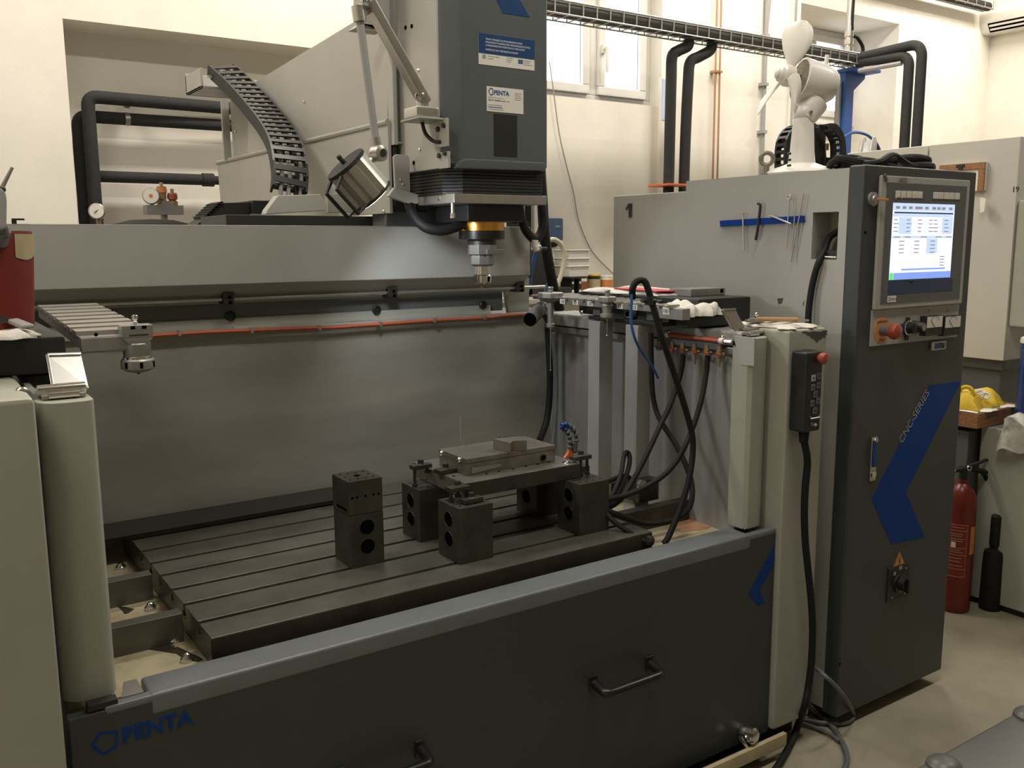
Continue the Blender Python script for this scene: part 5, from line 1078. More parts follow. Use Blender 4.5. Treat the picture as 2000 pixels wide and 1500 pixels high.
def fpoly(pts, t, o=0): v = [F(x, y, o+t) for x, y in pts]; return M().prism([(p.x, CY-o-t, p.z) for p in v], (0, t, 0))
# consistent face coordinates
bx0 = F(1722, 342, .01).x; bx1 = F(1895, 352, .01).x; bz1 = F(1722, 342, .01).z; bz0 = F(1706, 606, .01).z
w = bx1-bx0; h = bz1-bz0
mon = part(M().box(bx0, bx1, CY-.012, CY, bz0, bz1), 'monitor_frame', grey, dr, .004)
ix0, ix1, iz0, iz1 = bx0+w*.055, bx1-w*.045, bz0+h*.045, bz1-h*.050
part(M().box(ix0, ix1, CY-.0135, CY-.011, iz0, iz1), 'monitor_face', headm, mon)
# (screen rectangle)
sx0 = F(1745, 397, .014).x; sx1 = F(1865, 399, .014).x; sz1 = F(1745, 396, .014).z; sz0 = F(1738, 547, .014).z
scrn = part(M().box(sx0, sx1, CY-.0145, CY-.0135, sz0, sz1), 'screen', scr, mon, label='lit white and blue control screen')
w = sx1-sx0; h = sz1-sz0
def srect(u0, v0, u1, v1, mt, name='screen_field', k=1):
    return M().box(sx0+w*u0, sx0+w*u1, CY-.0145-.0003*k, CY-.0145, sz1-h*v1, sz1-h*v0)
def sadd(u0, v0, u1, v1, mt, name, k=1): part(srect(u0, v0, u1, v1, mt, k=k), name, mt, scrn) if False else part(srect(u0, v0, u1, v1, mt, k=k), name, mt, mon)
sadd(.0, .0, 1, .10, scr_p, 'toolbar'); sadd(.02, .112, .98, .135, scr_n, 'title_bar'); sadd(0, .14, .98, .175, scr_p, 'header_row')
sadd(.10, .18, .30, .40, scr_p, 'value_field'); sadd(.80, .18, .98, .40, scr_p, 'value_field'); sadd(0, .425, .98, .455, scr_p, 'header_row')
sadd(.56, .46, .74, .66, scr_p, 'value_field'); sadd(.18, .858, .90, .880, scr_b, 'progress_bar'); sadd(.06, .91, 1, 1, scr_b, 'status_bar'); sadd(0, .91, .055, 1, scr_g, 'green_field')
tm = M(); rnd = random.Random(4)
for (us, vs) in (((.04, .14, .24, .34), (.03, .06)), ((.40, .50, .62, .70, .78, .90), (.035, .06))):
    for u in us: tm.box(sx0+w*u, sx0+w*(u+.06), CY-.0149, CY-.0145, sz1-h*.075, sz1-h*.04)
for v in (.21, .26, .31, .36):
    for u in (.02, .22, .40, .58, .66, .84): tm.box(sx0+w*u, sx0+w*(u+.05+.03*rnd.random()), CY-.0150, CY-.0145, sz1-h*(v+.012), sz1-h*v)
for v in (.49, .54, .59, .64):
    for u in (.12, .36, .62): tm.box(sx0+w*u, sx0+w*(u+.08), CY-.0150, CY-.0145, sz1-h*(v+.012), sz1-h*v)
for u in (.03, .20, .46, .70, .88): tm.box(sx0+w*u, sx0+w*(u+.10), CY-.0150, CY-.0145, sz1-h*.446, sz1-h*.434)
for v in (.70, .74, .78, .82): tm.box(sx0+w*.80, sx0+w*.87, CY-.0150, CY-.0145, sz1-h*(v+.012), sz1-h*v)
part(tm, 'screen_text', scr_t, mon, kind='stuff')
ux0, ux1 = F(1735, 565, .014).x, F(1860, 560, .014).x
part(M().box(ux0, ux1, CY-.0142, CY-.0135, F(1735, 564, .014).z-.018, sz0-.004), 'blue_strip', mat('deep_blue_print', (.02, .04, .11), .4), mon)
q = F(1780, 549, .014); part(M().sphere((q.x, CY-.014, q.z), .006, 8), 'mouse_knob', black, mon)
for xs in ((1749, 1760, 1771, 1782, 1792), (1823, 1833, 1844, 1854, 1865)):
    for x in xs: a = F(x, 375, .014); b = F(x+9.2, 384, .014); zc = F(x, 379 + (x-1749)*.035, .014).z; part(M().box(a.x, b.x, CY-.0155, CY-.0135, zc-.0105, zc+.0105), 'soft_key', label_w, mon, .001)
for x in (1750, 1761): q = F(x, 387, .014); part(M().sphere((q.x, CY-.014, q.z), .0028, 6), 'indicator', yelp, mon)
a = F(1734, 577, .014); lw_ = .032; pl = part(M().box(a.x, a.x+lw_+.012, CY-.0145, CY-.0135, a.z-.022, a.z-.002), 'maker_badge', label_w, mon)
c = Vector((a.x+.009, CY-.0148, a.z-.012)); part(pentagon_ring([c+Vector((.006*math.cos(.3+i*1.2566), 0, .007*math.sin(.3+i*1.2566))) for i in range(5)], .3), 'pentagon_emblem', inkd, mon)
text('PENTA', (a.x+.017, CY-.0147, a.z-.016), (1, 0, 0), (0, 0, 1), .0095, inkd, mon, depth=.0001)
a = F(1756, 345, .013); part(M().box(a.x, a.x+.045, CY-.0135, CY-.012, a.z-.012, a.z-.001), 'frame_label', conduit, mon); text('CNC-MD', (a.x+.003, CY-.0138, a.z-.010), (1, 0, 0), (0, 0, 1), .009, inkb, mon, depth=.0001)
q = F(1727, 347, .012); part(M().obox((q.x+.004, CY-.014, q.z), (.006, 0, -.010), (0, .003, 0), (.004, 0, .0025)), 'corner_clip', dgrey, mon, .001)
# operator panel
px0 = F(1703, 611, .004).x; px1 = F(1873, 605, .004).x; pz1_ = bz0-.001; pz0_ = F(1699, 677, .004).z
op = part(M().box(px0, px1, CY-.004, CY, pz0_, pz1_), 'operator_panel', alu if False else grey, dr, .001)
q = F(1722, 645, .004); es = part(M().cyl((q.x, CY-.0055, q.z), (q.x, CY-.004, q.z), .040, n=32), 'emergency_ring', hot, op)
text('EMERGENCY', (q.x, CY-.006, q.z+.024), (1, 0, 0), (0, 0, 1), .010, inkd, es, depth=.0001, align='CENTER'); text('STOP', (q.x, CY-.006, q.z-.035), (1, 0, 0), (0, 0, 1), .012, inkd, es, depth=.0001, align='CENTER')
part(M().cyl((q.x, CY-.035, q.z), (q.x, CY-.005, q.z), .017, n=20), 'button_stem', dgrey, es); part(M().lathe([(.017, .03), (.024, .034), (.026, .046), (.022, .056), (.010, .061), (.001, .062)], (q.x+.002, CY-.004, q.z), (.0, -1, 0), n=24), 'stop_button', red, es)
q = F(1757, 641, .004); part(M().cyl((q.x, CY-.012, q.z), (q.x, CY-.004, q.z), .0165, n=22), 'push_button', dgrey, op); part(M().cyl((q.x, CY-.014, q.z), (q.x, CY-.012, q.z), .0125, n=22), 'blue_cap', bluec, op)
q = F(1770, 640, .004); ks = part(M().lathe([(.024, 0), (.024, .008), (.017, .012), (.017, .03), (.012, .032)], (q.x, CY-.004, q.z), (0, -1, 0), n=24), 'key_switch', black, op); part(M().ring((q.x, CY-.012, q.z), (0, 1, 0), .0205, .0035, 24, 6), 'switch_ring', chrome, ks)
part(M().box(q.x-.009, q.x+.009, CY-.011, CY-.005, q.z-.040, q.z-.022).box(q.x-.009, q.x+.009, CY-.011, CY-.005, q.z+.022, q.z+.034), 'switch_guard', black, ks, .002)
q = F(1784, 638, .004); part(M().lathe([(.021, 0), (.020, .014), (.016, .020), (.016, .034), (.014, .037), (.001, .037)], (q.x, CY-.004, q.z), (0, -1, 0), n=24), 'rotary_switch', black, op); part(M().cyl((q.x, CY-.0422, q.z), (q.x, CY-.041, q.z), .011), 'switch_face', zinc, op)
a = F(1769, 622, .004); part(M().box(a.x, a.x+.022, CY-.005, CY-.004, a.z-.012, a.z-.003), 'key_label', inkg, op)
for x0_, x1_, lt in ((1806, 1837, 'V'), (1842, 1872, 'A')):
    a = F(x0_, 619, .02); b = F(x1_, 655, .02); zc = (F(x0_, 637, .02).z); hh_ = (a.z-b.z)/2*.98
    mt_ = part(M().box(a.x, b.x-.002, CY-.026, CY-.004, zc-hh_, zc+hh_), 'panel_meter', black, op, .002)
    part(M().box(a.x+.006, b.x-.006, CY-.0275, CY-.026, zc-hh_*.18, zc+hh_*.92), 'meter_dial', label_w, mt_)
    c = Vector(((a.x+b.x)/2, CY-.028, zc-hh_*.15)); mm = M()
    for i in range(9):
        t_ = .75+i*.205; p_ = c+Vector((.026*math.cos(t_), 0, .034*math.sin(t_))); mm.bar(p_, p_+Vector((.004*math.cos(t_), 0, .005*math.sin(t_))), .0012, .0006, (0, 1, 0))
    part(mm, 'dial_scale', inkd, mt_)
    part(M().bar(c, c+Vector((-.024, 0, .022)), .0012, .0008, (0, 1, 0)), 'dial_needle', inkd, mt_)
    text(lt, ((a.x+b.x)/2, CY-.0045, zc+hh_+.012), (1, 0, 0), (0, 0, 1), .011, inkd, op, depth=.0001, align='CENTER')
a = F(1821, 669, .006); b = F(1847, 681, .006); bd_ = part(M().box(a.x, b.x, CY-.009, CY, b.z-.001, a.z+.002), 'door_badge', label_w, dr, .004); part(M().prism([(a.x+.008, CY-.0095, b.z+.004), (b.x-.014, CY-.0095, b.z+.004), (b.x-.026, CY-.0095, a.z-.003), (a.x+.010, CY-.0095, a.z-.003)], (0, .0006, 0)), 'badge_print', inkb, bd_); part(M().box(b.x-.024, b.x-.006, CY-.0095, CY-.009, b.z+.005, a.z-.004), 'badge_print', inkg, bd_)
# blue chevron and lettering
cv = [F(*p) for p in ((1876, 745), (1816, 752), (1702, 975), (1741, 1063), (1806, 1049), (1769, 963))]
part(M().prism([(min(v.x, CR-.006), CY-.0008, v.z) for v in cv], (0, .0007, 0)), 'blue_chevron', blue, dr)
a = F(1762, 868, .002); b = F(1822, 757, .002); d = (b-a)
tt = text('CNC-SERIES', (a.x, CY-.0010, a.z), d, d.cross(Vector((0, 1, 0)))*-1 if d.cross(Vector((0, 1, 0))).x > 0 else d.cross(Vector((0, 1, 0))), .040, inkg, dr, depth=.0002)
# door handle, rotary main switch, warning sign
hp = [F(*p, .004) for p in ((1702, 855), (1713, 855), (1709, 939), (1697, 940))]
dh = part(M().box(F(1701, 900, .004).x, F(1711.5, 900, .004).x, CY-.006, CY, F(1704, 939, .004).z, F(1704, 855, .004).z), 'swing_handle', alu, dr, .002, label='silver swing handle with blue inlay')
hx = F(1706, 900, .006).x; part(M().box(hx-.009, hx+.012, CY-.014, CY-.006, F(1704, 913, .01).z, F(1704, 862, .01).z), 'blue_lever', bluec, dh, .003); q = F(1704, 927, .008); part(M().cyl((hx, CY-.012, q.z), (hx, CY-.006, q.z), .011, n=16), 'lock_cylinder', chrome, dh); q = F(1706, 861, .008); part(M().sphere((hx+.002, CY-.008, q.z), .009, 10), 'handle_rivet', chrome, dh)
v = [F(*p) for p in ((1757, 1076), (1742, 1112), (1769, 1107))]
vv = [Vector((p.x, CY-.001, p.z)) for p in v]; vv[1].z = vv[2].z = (vv[1].z+vv[2].z)/2; vv[0].x = (vv[1].x+vv[2].x)/2
ws_ = part(M().prism([v_ for v_ in vv], (0, .001, 0)), 'warning_sign', hot, dr, label='orange triangle with lightning bolt')
part(pentagon_ring([x_+Vector((0, -.0004, 0)) for x_ in vv], .10), 'sign_border', inkd, ws_)
c = sum(vv, Vector())/3+Vector((0, -.0006, 0)); k_ = (vv[0].z-vv[1].z)
part(M().add([c+Vector((x_*k_, 0, z_*k_)) for x_, z_ in ((.03, .34), (-.10, .02), (-.01, .04), (-.06, -.20), (-.10, -.16), (-.02, -.29), (.03, -.15), (-.01, -.18), (.09, .10), (.01, .08), (.09, .34))], [tuple(range(11))]), 'lightning_bolt', inkd, ws_)
a = F(1736, 1111, .004); b = F(1774, 1167, .004); ms = part(M().box(a.x, b.x-.004, CY-.005, CY, b.z+.010, a.z), 'switch_plate', black, dr, .002)
c = Vector(((a.x+b.x)/2, CY, (a.z+b.z)/2+.002)); part(M().lathe([(.034, .005), (.033, .012), (.024, .014), (.022, .034), (.001, .036)], c, (0, -1, 0), n=26), 'rotary_handle', blackg, ms); part(M().box(c.x-.008, c.x+.008, CY-.046, CY-.034, c.z-.026, c.z+.026), 'rotary_grip', blackg, ms, .003)
part(M().box(c.x-.004, c.x+.012, CY-.0056, CY-.005, a.z-.016, a.z-.004).box(c.x-.034, c.x-.022, CY-.0056, CY-.005, a.z-.030, a.z-.018), 'switch_legend', inkg, ms)
for sx_, sz_ in ((-1, -1), (1, -1), (1, 1)): part(M().cyl((c.x+sx_*.036, CY-.0065, c.z+sz_*.045), (c.x+sx_*.036, CY-.005, c.z+sz_*.045), .003, n=8), 'plate_screw', alu, ms)
q = F(1704, 389, .002); ke = part(M().lathe([(.022, 0), (.021, .008), (.012, .010), (.010, .014), (.001, .014)], (q.x, CY, q.z), (0, -1, 0), n=22), 'door_lock', zinc, dr); part(M().bar((q.x+.004, CY-.018, q.z), (q.x+.036, CY-.030, q.z-.002), .010, .006), 'yellow_key', hot, ke, .001)
for p in ((1690, 454), (1640, 1297)): q = F(*p); part(M().cyl((q.x, CY-.0006, q.z), (q.x, CY-.0002, q.z), .005, n=10), 'screw_hole', hole, dr)
# number plate '1' on the side, scuffs
q = P(1230, 409, X=CX); t1 = part(M().prism([(CX-.0012, P(*p, X=CX).y, P(*p, X=CX).z) for p in ((1227, 398), (1235, 397), (1234, 424), (1228, 425), (1228, 406), (1222, 411), (1222, 408))], (.001, 0, 0)), 'number_one', inkd, cab)
for pts in (((1518, 583), (1530, 582), (1527, 592), (1521, 594)), ((1569, 590), (1571, 587), (1570, 596), (1568, 597))):
    v = [P(*p, X=CX) for p in pts]; part(M().prism([(CX-.0008, p.y, p.z) for p in v], (.0006, 0, 0)), 'scuff_mark', chip, cab)
q = P(1493, 335, X=CX+.03); et = part(M().ring((CX+.04, q.y, CT+.055), (.8, .6, 0), .020, .0075, 26, 10), 'lifting_eye', weath, cab, label='weathered lifting eye bolt'); part(M().cyl((CX+.04, q.y, CT), (CX+.04, q.y, CT+.036), .010, n=12).cyl((CX+.04, q.y, CT), (CX+.04, q.y, CT+.008), .018, n=16), 'eye_shank', weath, et)
# black cable from the pocket
lag('black_cable', [(CX+.08, ry0+.03, rz1-.05), P(1622, 462, X=CX+.05), P(1610, 490, X=CX+.015), P(1598, 515, X=CX-.016), P(1588, 550, X=CX-.02), P(1582, 585, X=CX-.022), P(1579, 615, X=CX-.024), P(1577, 660, X=CX-.026), P(1573, 720, X=CX-.024)], .0105, 'thick black cable leaving the cabinet pocket and running down', 'cable', rubber, 12, 6)
# magnetic strip and tools
v = [P(*p, X=CX) for p in ((1410, 431), (1572, 421), (1573, 434), (1411, 443))]
solo(M().prism([(CX-.012, p.y, p.z) for p in v], (.0118, 0, 0)), 'magnet_strip', blue, 'blue magnetic tool strip on the cabinet side', 'strip', .001)
mx_ = CX-.0165
def htool(name, lab, pts, r, mt, cat, sp=0):
    return lag(name, [P(x, y, X=mx_) for x, y in pts], r, lab, cat, mt, 8, sp, group='tools on the blue magnet strip')
htool('hex_key', 'thin bright hex key, leftmost on the magnet strip', [(1445, 416), (1451, 416), (1451.5, 440), (1452.5, 490)], .0028, alu, 'hex key')
htool('hex_key', 'thick black hex key on the magnet strip', [(1480, 398), (1484, 399), (1485, 404), (1482, 430), (1480, 446), (1476, 469)], .0046, black, 'hex key', 3)
htool('hex_key', 'short hex key lying slanted across the strip', [(1503, 426), (1503, 422), (1508, 422), (1545, 437)], .0030, alu, 'hex key')
htool('hook_wire', 'long thin wire with a loop at the top', [(1536, 488), (1539, 430), (1541, 391), (1537, 386), (1540, 381), (1545, 382), (1546, 387), (1541, 391)], .0022, alu, 'wire')
htool('steel_rod', 'straight thin rod just right of the looped wire', [(1545, 512), (1549, 460), (1555, 391)], .0022, alu, 'rod')
htool('steel_rod', 'longest thin rod at the right end of the strip', [(1546, 504), (1560, 430), (1570, 377)], .0022, alu, 'rod')
# ---------------------------------------------------------------- things on the cabinet top
fz = CT+.001
fx, fy = 2.62, 2.06
q = P(1565, 330, Y=fy); fx = q.x
fan = thing('desk_fan', 'white desk fan without guard standing on the control cabinet', 'fan', (fx, fy, fz))
part(M().lathe([(.125, 0), (.128, .006), (.12, .014), (.07, .030), (.045, .040)], (fx, fy, fz), n=40), 'base', white, fan)
zf = lambda y: P(1570, y, Y=fy).z
part(M().lathe([(.046, .036), (.040, .08), (.035, .16), (.031, zf(232)-fz)], (fx, fy, fz), n=24), 'stem', white, fan)
for y in (300, 312, 323): a = P(1544, y, Y=fy-.045); part(M().cyl((a.x, fy-.033, a.z), (a.x, fy-.045, a.z), .004, n=8), 'speed_button', black, fan)
mc = P(1588, 161, Y=fy); aim = Vector((-.85, .40, .20)).normalized()
part(M().cyl((fx, fy, zf(236)), (mc.x-.0, fy, zf(200)), .036, .052, n=22), 'neck', white, fan)
part(M().sphere((fx, fy, zf(223)), .034, 16), 'tilt_joint', white, fan); q = P(1573, 218, Y=fy-.035); part(M().cyl((fx-.008, fy-.034, q.z), (fx-.010, fy-.040, q.z), .0055, n=10), 'joint_screw', zinc, fan)
# motor housing
back = mc-aim*.075; front = mc+aim*.045
part(M().lathe([(.020, -.080), (.045, -.074), (.060, -.055), (.066, -.02), (.070, .03), (.071, .048), (.066, .050)], mc, aim, n=36), 'motor_housing', white, fan)
part(M().cyl(mc+aim*.049, mc+aim*.0505, .064, n=30), 'motor_face', mat('dusty_motor_face', (.30, .27, .20), .8, vs=60, col2=(.12, .10, .07)), fan)
part(M().cyl(mc+aim*.05, mc+aim*.056, .013, n=16), 'shaft_boss', black, fan)
part(M().cyl(mc-aim*.03+Vector((.02, .0, .055)), mc-aim*.03+Vector((.025, 0, .098)), .007, n=10), 'oscillation_knob', white, fan)
hub = mc+aim*.098
part(M().cyl(mc+aim*.05, hub, .006, n=10), 'shaft', alu, fan)
part(M().lathe([(.022, -.025), (.034, -.020), (.036, 0), (.033, .012), (.026, .016), (.025, .026), (.018, .030), (.017, .036), (.010, .040), (.001, .041)], hub, aim, n=28), 'hub', white, fan)
fu, fw, fd = frame(aim)
def blade(a0):
    rad = fu*math.cos(a0)+fw*math.sin(a0); tan = aim.cross(rad)
    def pt(u, v, off):
        r_ = .026+.150*u; wd = .022+.125*math.sin(min(1, u*1.05)*math.pi*.62)**1.1*(1 if u < .62 else max(0.0, 1-((u-.62)/.38)**2)**.5)
        s_ = (v-.40)*wd
        tw = .55-.25*u
        return hub-aim*.006+rad*(r_)+tan*(s_*math.cos(tw)+.02*u)+aim*(s_*math.sin(tw)+off+.010*math.sin(v*math.pi))
    m = M(); nu, nv = 12, 8
    m.sheet(lambda u, v: pt(u, v, 0), nu, nv); n0 = len(m.v); m.sheet(lambda u, v: pt(u, v, -.0022), nu, nv)
    idx = lambda i, j: j*(nu+1)+i
    per = [idx(i, 0) for i in range(nu)]+[idx(nu, j) for j in range(nv)]+[idx(i, nv) for i in range(nu, 0, -1)]+[idx(0, j) for j in range(nv, 0, -1)]
    m.f = [f if max(f) < n0 else f[::-1] for f in m.f]
    for k in range(len(per)): a_, b_ = per[k], per[(k+1) % len(per)]; m.f.append((a_, a_+n0, b_+n0, b_))
    part(m, 'blade', white, fan, ang=60)
upd = Vector((0, 0, 1))-aim*aim.z; a_up = math.atan2(upd.dot(fw), upd.dot(fu))
for k in range(3): blade(a_up-.30+k*2*math.pi/3)
# drag chain arches behind the fan
for i, (lab, pts, Y_) in enumerate((('left arch of the black drag chain behind the fan stem', ((1528, 330), (1528, 300), (1532, 275), (1543, 258), (1560, 250), (1580, 250), (1590, 262), (1597, 290), (1600, 330)), 2.28), ('right arch of black drag chain behind the fan, by blue column', ((1610, 250), (1622, 252), (1633, 268), (1637, 290), (1636, 330)), 2.20))):
    q = P(pts[0][0], 325, Y=Y_); dc = thing('drag_chain', lab, 'drag chain', (q.x, Y_, CT+.003), 'drag chain arches on the cabinet')
    cp_ = [P(x, y, Y=Y_) for x, y in pts]
    for v in cp_: v.z = max(v.z, CT+.02)
    drag(dc, cp_, (0, 1, 0), .05, .028, .024)
    if i == 0:
        for y in (283, 293, 303, 315): q = P(1600, y, Y=Y_-.03); part(M().box(q.x-.010, q.x+.010, Y_-.031, Y_-.027, q.z-.010, q.z+.008), 'orange_cable', orange, dc)
    else:
        pass
t = thing('chain_bracket', 'black upright bracket plate between the drag chain arches', 'bracket', (P(1603, 320, Y=2.24).x, 2.24, CT+.001))
a = P(1594, 248, Y=2.24); b = P(1611, 320, Y=2.24); part(M().box(a.x, b.x, 2.24, 2.26, CT+.001, a.z), 'plate', black, t, .003); part(M().box(b.x-.01, P(1640, 320, Y=2.24).x, 2.23, 2.26, CT+.001, P(1620, 308, Y=2.24).z), 'foot', black, t, .003)
q = P(1614, 287, Y=2.24); part(M().cyl((q.x, 2.24, q.z-.012), (q.x, 2.24, q.z+.012), .009, n=10), 'brass_stud', brass2, t)
# coiled black cable on the cabinet top front
cc = thing('coiled_cable', 'loosely coiled black cable on top of the control cabinet', 'cable', (2.75, 1.85, CT+.006))
k_ = lambda px, py, Y_: P(px, py, Y=Y_)
hp_ = []
for i in range(60):
    a_ = i*.42; R_ = .075+.02*math.sin(i*.7); hp_.append(Vector((2.66+R_*1.3*math.cos(a_), 1.88+R_*math.sin(a_), CT+.018+.012*math.sin(i*.9)+.016*min(1, i/25))))
part(M().tube(spline(hp_, 3), .0105, 8), 'coil', rubber, cc)
part(M().tube(spline([(2.55, 1.80, CT+.018), (2.60, 1.78, CT+.026), (2.68, 1.79, CT+.05), (2.76, 1.79, CT+.028), (2.83, 1.81, CT+.022)], 6), .011, 8), 'loop', rubber, cc)
t = thing('coiled_hose', 'thick black hose coil at right end of cabinet top', 'hose', (2.88, 1.86, CT+.006))
part(M().ring((2.89, 1.85, CT+.023), (0, 0, 1), .055, .017, 30, 10).ring((2.89, 1.855, CT+.048), (0.1, 0, 1), .048, .015, 30, 10), 'coil', rubber, t)
solo(M().box(2.60, 2.66, 1.79, 1.83, CT+.0065, CT+.0068+.002), 'paper_scrap', paper, 'small white paper scrap at the cabinet top edge', 'paper')

# ---------------------------------------------------------------- handheld remote on the pillar
PY = 1.737
rm = thing('remote_pendant', 'black handheld remote pendant with red stop button on the pillar', 'remote control', P(1580, 845, Y=PY-.03))
ax0 = P(1581, 686, Y=PY-.045); ax1 = P(1577, 842, Y=PY-.045)
zt_, zb_ = ax0.z, ax1.z; rx0 = P(1579, 690, Y=PY-.06).x; rx1 = P(1609, 690, Y=PY-.06).x
rx0 = rx0-.0; 
part(M().box(rx0-.004, rx1, PY-.060, PY-.002, zb_, zt_), 'remote_body', black, rm, .007, seg=3)
fxr = lambda px, py: P(px, py, Y=PY-.061)
q = fxr(1601, 699); part(M().lathe([(.009, 0), (.013, .006), (.0165, .010), (.0175, .018), (.013, .025), (.001, .027)], (q.x-.004, PY-.060, q.z), (0, -1, 0), n=22), 'stop_button', red, rm)
kw = (fxr(1603, 736)-fxr(1593, 736)).length*.40
cx0 = (rx0+rx1)/2+.004
for i, (cx_, py, mt_) in enumerate(((-1, 738, conduit), (1, 735, dgrey), (-1, 756, dgrey), (1, 753, dgrey), (0, 770, dgrey), (-1, 787, dgrey), (1, 784, dgrey), (0, 802, dgrey))):
    z = fxr(1592, py).z; x = cx0+cx_*.0125
    part(M().box(x-.0095, x+.0095, PY-.0625, PY-.060, z-.0095, z+.0095), 'key', mt_, rm, .001); part(M().box(x-.003, x+.003, PY-.0629, PY-.0625, z-.003, z+.003), 'key_symbol', inkd, rm)
z = fxr(1592, 816).z; part(M().tube([(cx0-.020, PY-.061, z+.007), (cx0-.020, PY-.063, z), (cx0+.020, PY-.063, z), (cx0+.020, PY-.061, z+.007)], .0022, 6), 'guard_loop', alu, rm)
z = fxr(1592, 830).z; part(M().sphere((cx0+.006, PY-.060, z), .006, 8), 'indicator', conduit, rm); part(M().cyl((cx0-.010, PY-.064, z+.004), (cx0-.010, PY-.060, z+.004), .006, n=12), 'dial', dgrey, rm)
zc = P(1580, 862, Y=PY-.03).z; part(M().lathe([(.013, zc-zb_-.0), (.016, -.006), (.017, .0)], ((rx0+rx1)/2, PY-.03, zb_), n=14), 'cable_gland', rubber, rm)
lag('remote_cable', [((rx0+rx1)/2, PY-.03, zc+.01)]+[P(x, y, Y=Y_) for x, y, Y_ in ((1577, 900, PY-.03), (1573, 950, PY-.028), (1571, 1000, PY-.027), (1573, 1060, PY-.027), (1578, 1110, PY-.027), (1584, 1170, PY-.027), (1587, 1225, PY-.027), (1585, 1290, PY-.027), (1579, 1340, PY-.027), (1571, 1380, PY-.03))]+[Vector((P(1560, 1412, Z=.05).x, P(1560, 1412, Z=.05).y, .05)), P(1548, 1445, Z=.013), P(1528, 1482, Z=.012), P(1508, 1512, Z=.012), P(1480, 1545, Z=.012)], .011, 'black pendant cable hanging down the pillar and over the floor', 'cable', rubber, 12, 7)
lag('grey_cable', [P(1580, 1293, X=CX-.02), P(1605, 1315, Y=1.70), P(1632, 1340, Y=1.665), P(1654, 1368, Y=1.655), P(1666, 1392, Z=.03), P(1664, 1405, Z=.012), P(1645, 1413, Z=.012), P(1610, 1412, Z=.012), P(1575, 1407, Z=.012), P(1562, 1406, Z=.012)], .007, 'thin dark cable looping over the cabinet foot and floor', 'cable', dgrey, 10, 6)
lag('grey_cable', [P(1576, 1374, X=CX-.03), P(1600, 1396, Z=.012), P(1625, 1418, Z=.012), P(1643, 1445, Z=.012), P(1654, 1475, Z=.012), P(1650, 1500, Z=.012), P(1632, 1525, Z=.012)], .0085, 'dark cable curving across the floor towards the camera', 'cable', dgrey, 10, 6)
lag('grey_cable', [P(1560, 1410, Z=.012), P(1590, 1420, Z=.011), P(1622, 1434, Z=.011), P(1640, 1448, Z=.010)], .0065, 'short grey cable lying beside the pillar foot', 'cable', dgrey, 10, 5)

# ================================================================ right background: second machine, bench, extinguisher
X2 = 4.2
m2 = thing('machine_cabinet', 'large pale grey cabinet of a second machine marked nineteen', 'machine cabinet', (4.6, 2.9, 0))
y2n = P(1976, 500, X=X2).y; z2b = P(1925, 702, X=X2).z; z2t = P(1990, 266, X=X2).z
ys_ = P(1812, 300, X=X2).y
part(M().box(X2, X2+1.0, y2n, ys_-.006, z2b, z2t), 'side_cover', grey2, m2, .006); part(M().box(X2+.01, X2+1.0, ys_+.006, P(1652, 300, X=X2).y, z2b, z2t), 'side_cover', grey2, m2, .006)
part(M().box(X2+.03, X2+1, ys_-.01, ys_+.01, z2b, z2t-.01), 'cover_joint', dgrey, m2)
part(M().box(X2+.012, X2+.95, y2n-.10, y2n-.001, z2b+.16, z2t-.28), 'front_cover', beige, m2, .01)
part(M().box(X2+.06, X2+1.0, y2n+.04, P(1652, 300, X=X2).y-.05, .0, z2b-.001), 'machine_base', dgrey, m2)
part(M().box(X2+.04, X2+1.0, y2n+.02, P(1652, 300, X=X2).y-.03, z2b-.05, z2b-.002), 'base_rail', dgrey, m2, .004)
text('19', (X2-.001, P(1976, 375, X=X2).y, P(1982, 375, X=X2).z), (0, -1, 0), (0, 0, 1), .034, inkd, m2, name='number', depth=.0003, bold=.0006)
for y in (P(1800, 300, X=X2).y,): part(M().sphere((X2, y, P(1800, 320, X=X2).z), .006, 8), 'rivet', inkd, m2)
nb = thing('notice_board', 'orange framed notice board with paper and black clip on second machine', 'notice board', P(1880, 400, X=X2-.02))
a = P(1834, 322, X=X2-.03); b = P(1924, 316, X=X2-.03); zb2 = P(1924, 372, X=X2-.03).z
part(M().box(X2-.02, X2-.001, b.y, a.y, zb2, b.z), 'board', paper, nb, .002)
part(M().box(X2-.03, X2-.02, b.y, a.y, b.z-.030, b.z).box(X2-.03, X2-.02, b.y, b.y+.03, zb2, b.z-.03), 'frame', wood, nb, .002)
part(M().box(X2-.035, X2-.02, P(1891, 326, X=X2).y, P(1875, 326, X=X2).y, P(1884, 327, X=X2).z, P(1884, 322, X=X2).z).box(X2-.035, X2-.02, P(1887, 328, X=X2).y, P(1880, 328, X=X2).y, P(1884, 333, X=X2).z, P(1884, 327, X=X2).z), 'clip', black, nb)
v = [P(*p, X=X2-.03) for p in ((1914, 386), (1932, 388), (1931, 398), (1926, 413), (1914, 416))]
solo(M().prism([(X2-.03-.03*i_, p.y, p.z) for i_, p in zip((0, 1, 1, .6, 0), v)], (.002, 0, 0)), 'loose_paper', paper, 'curling white paper sheet hanging below the notice board', 'paper')
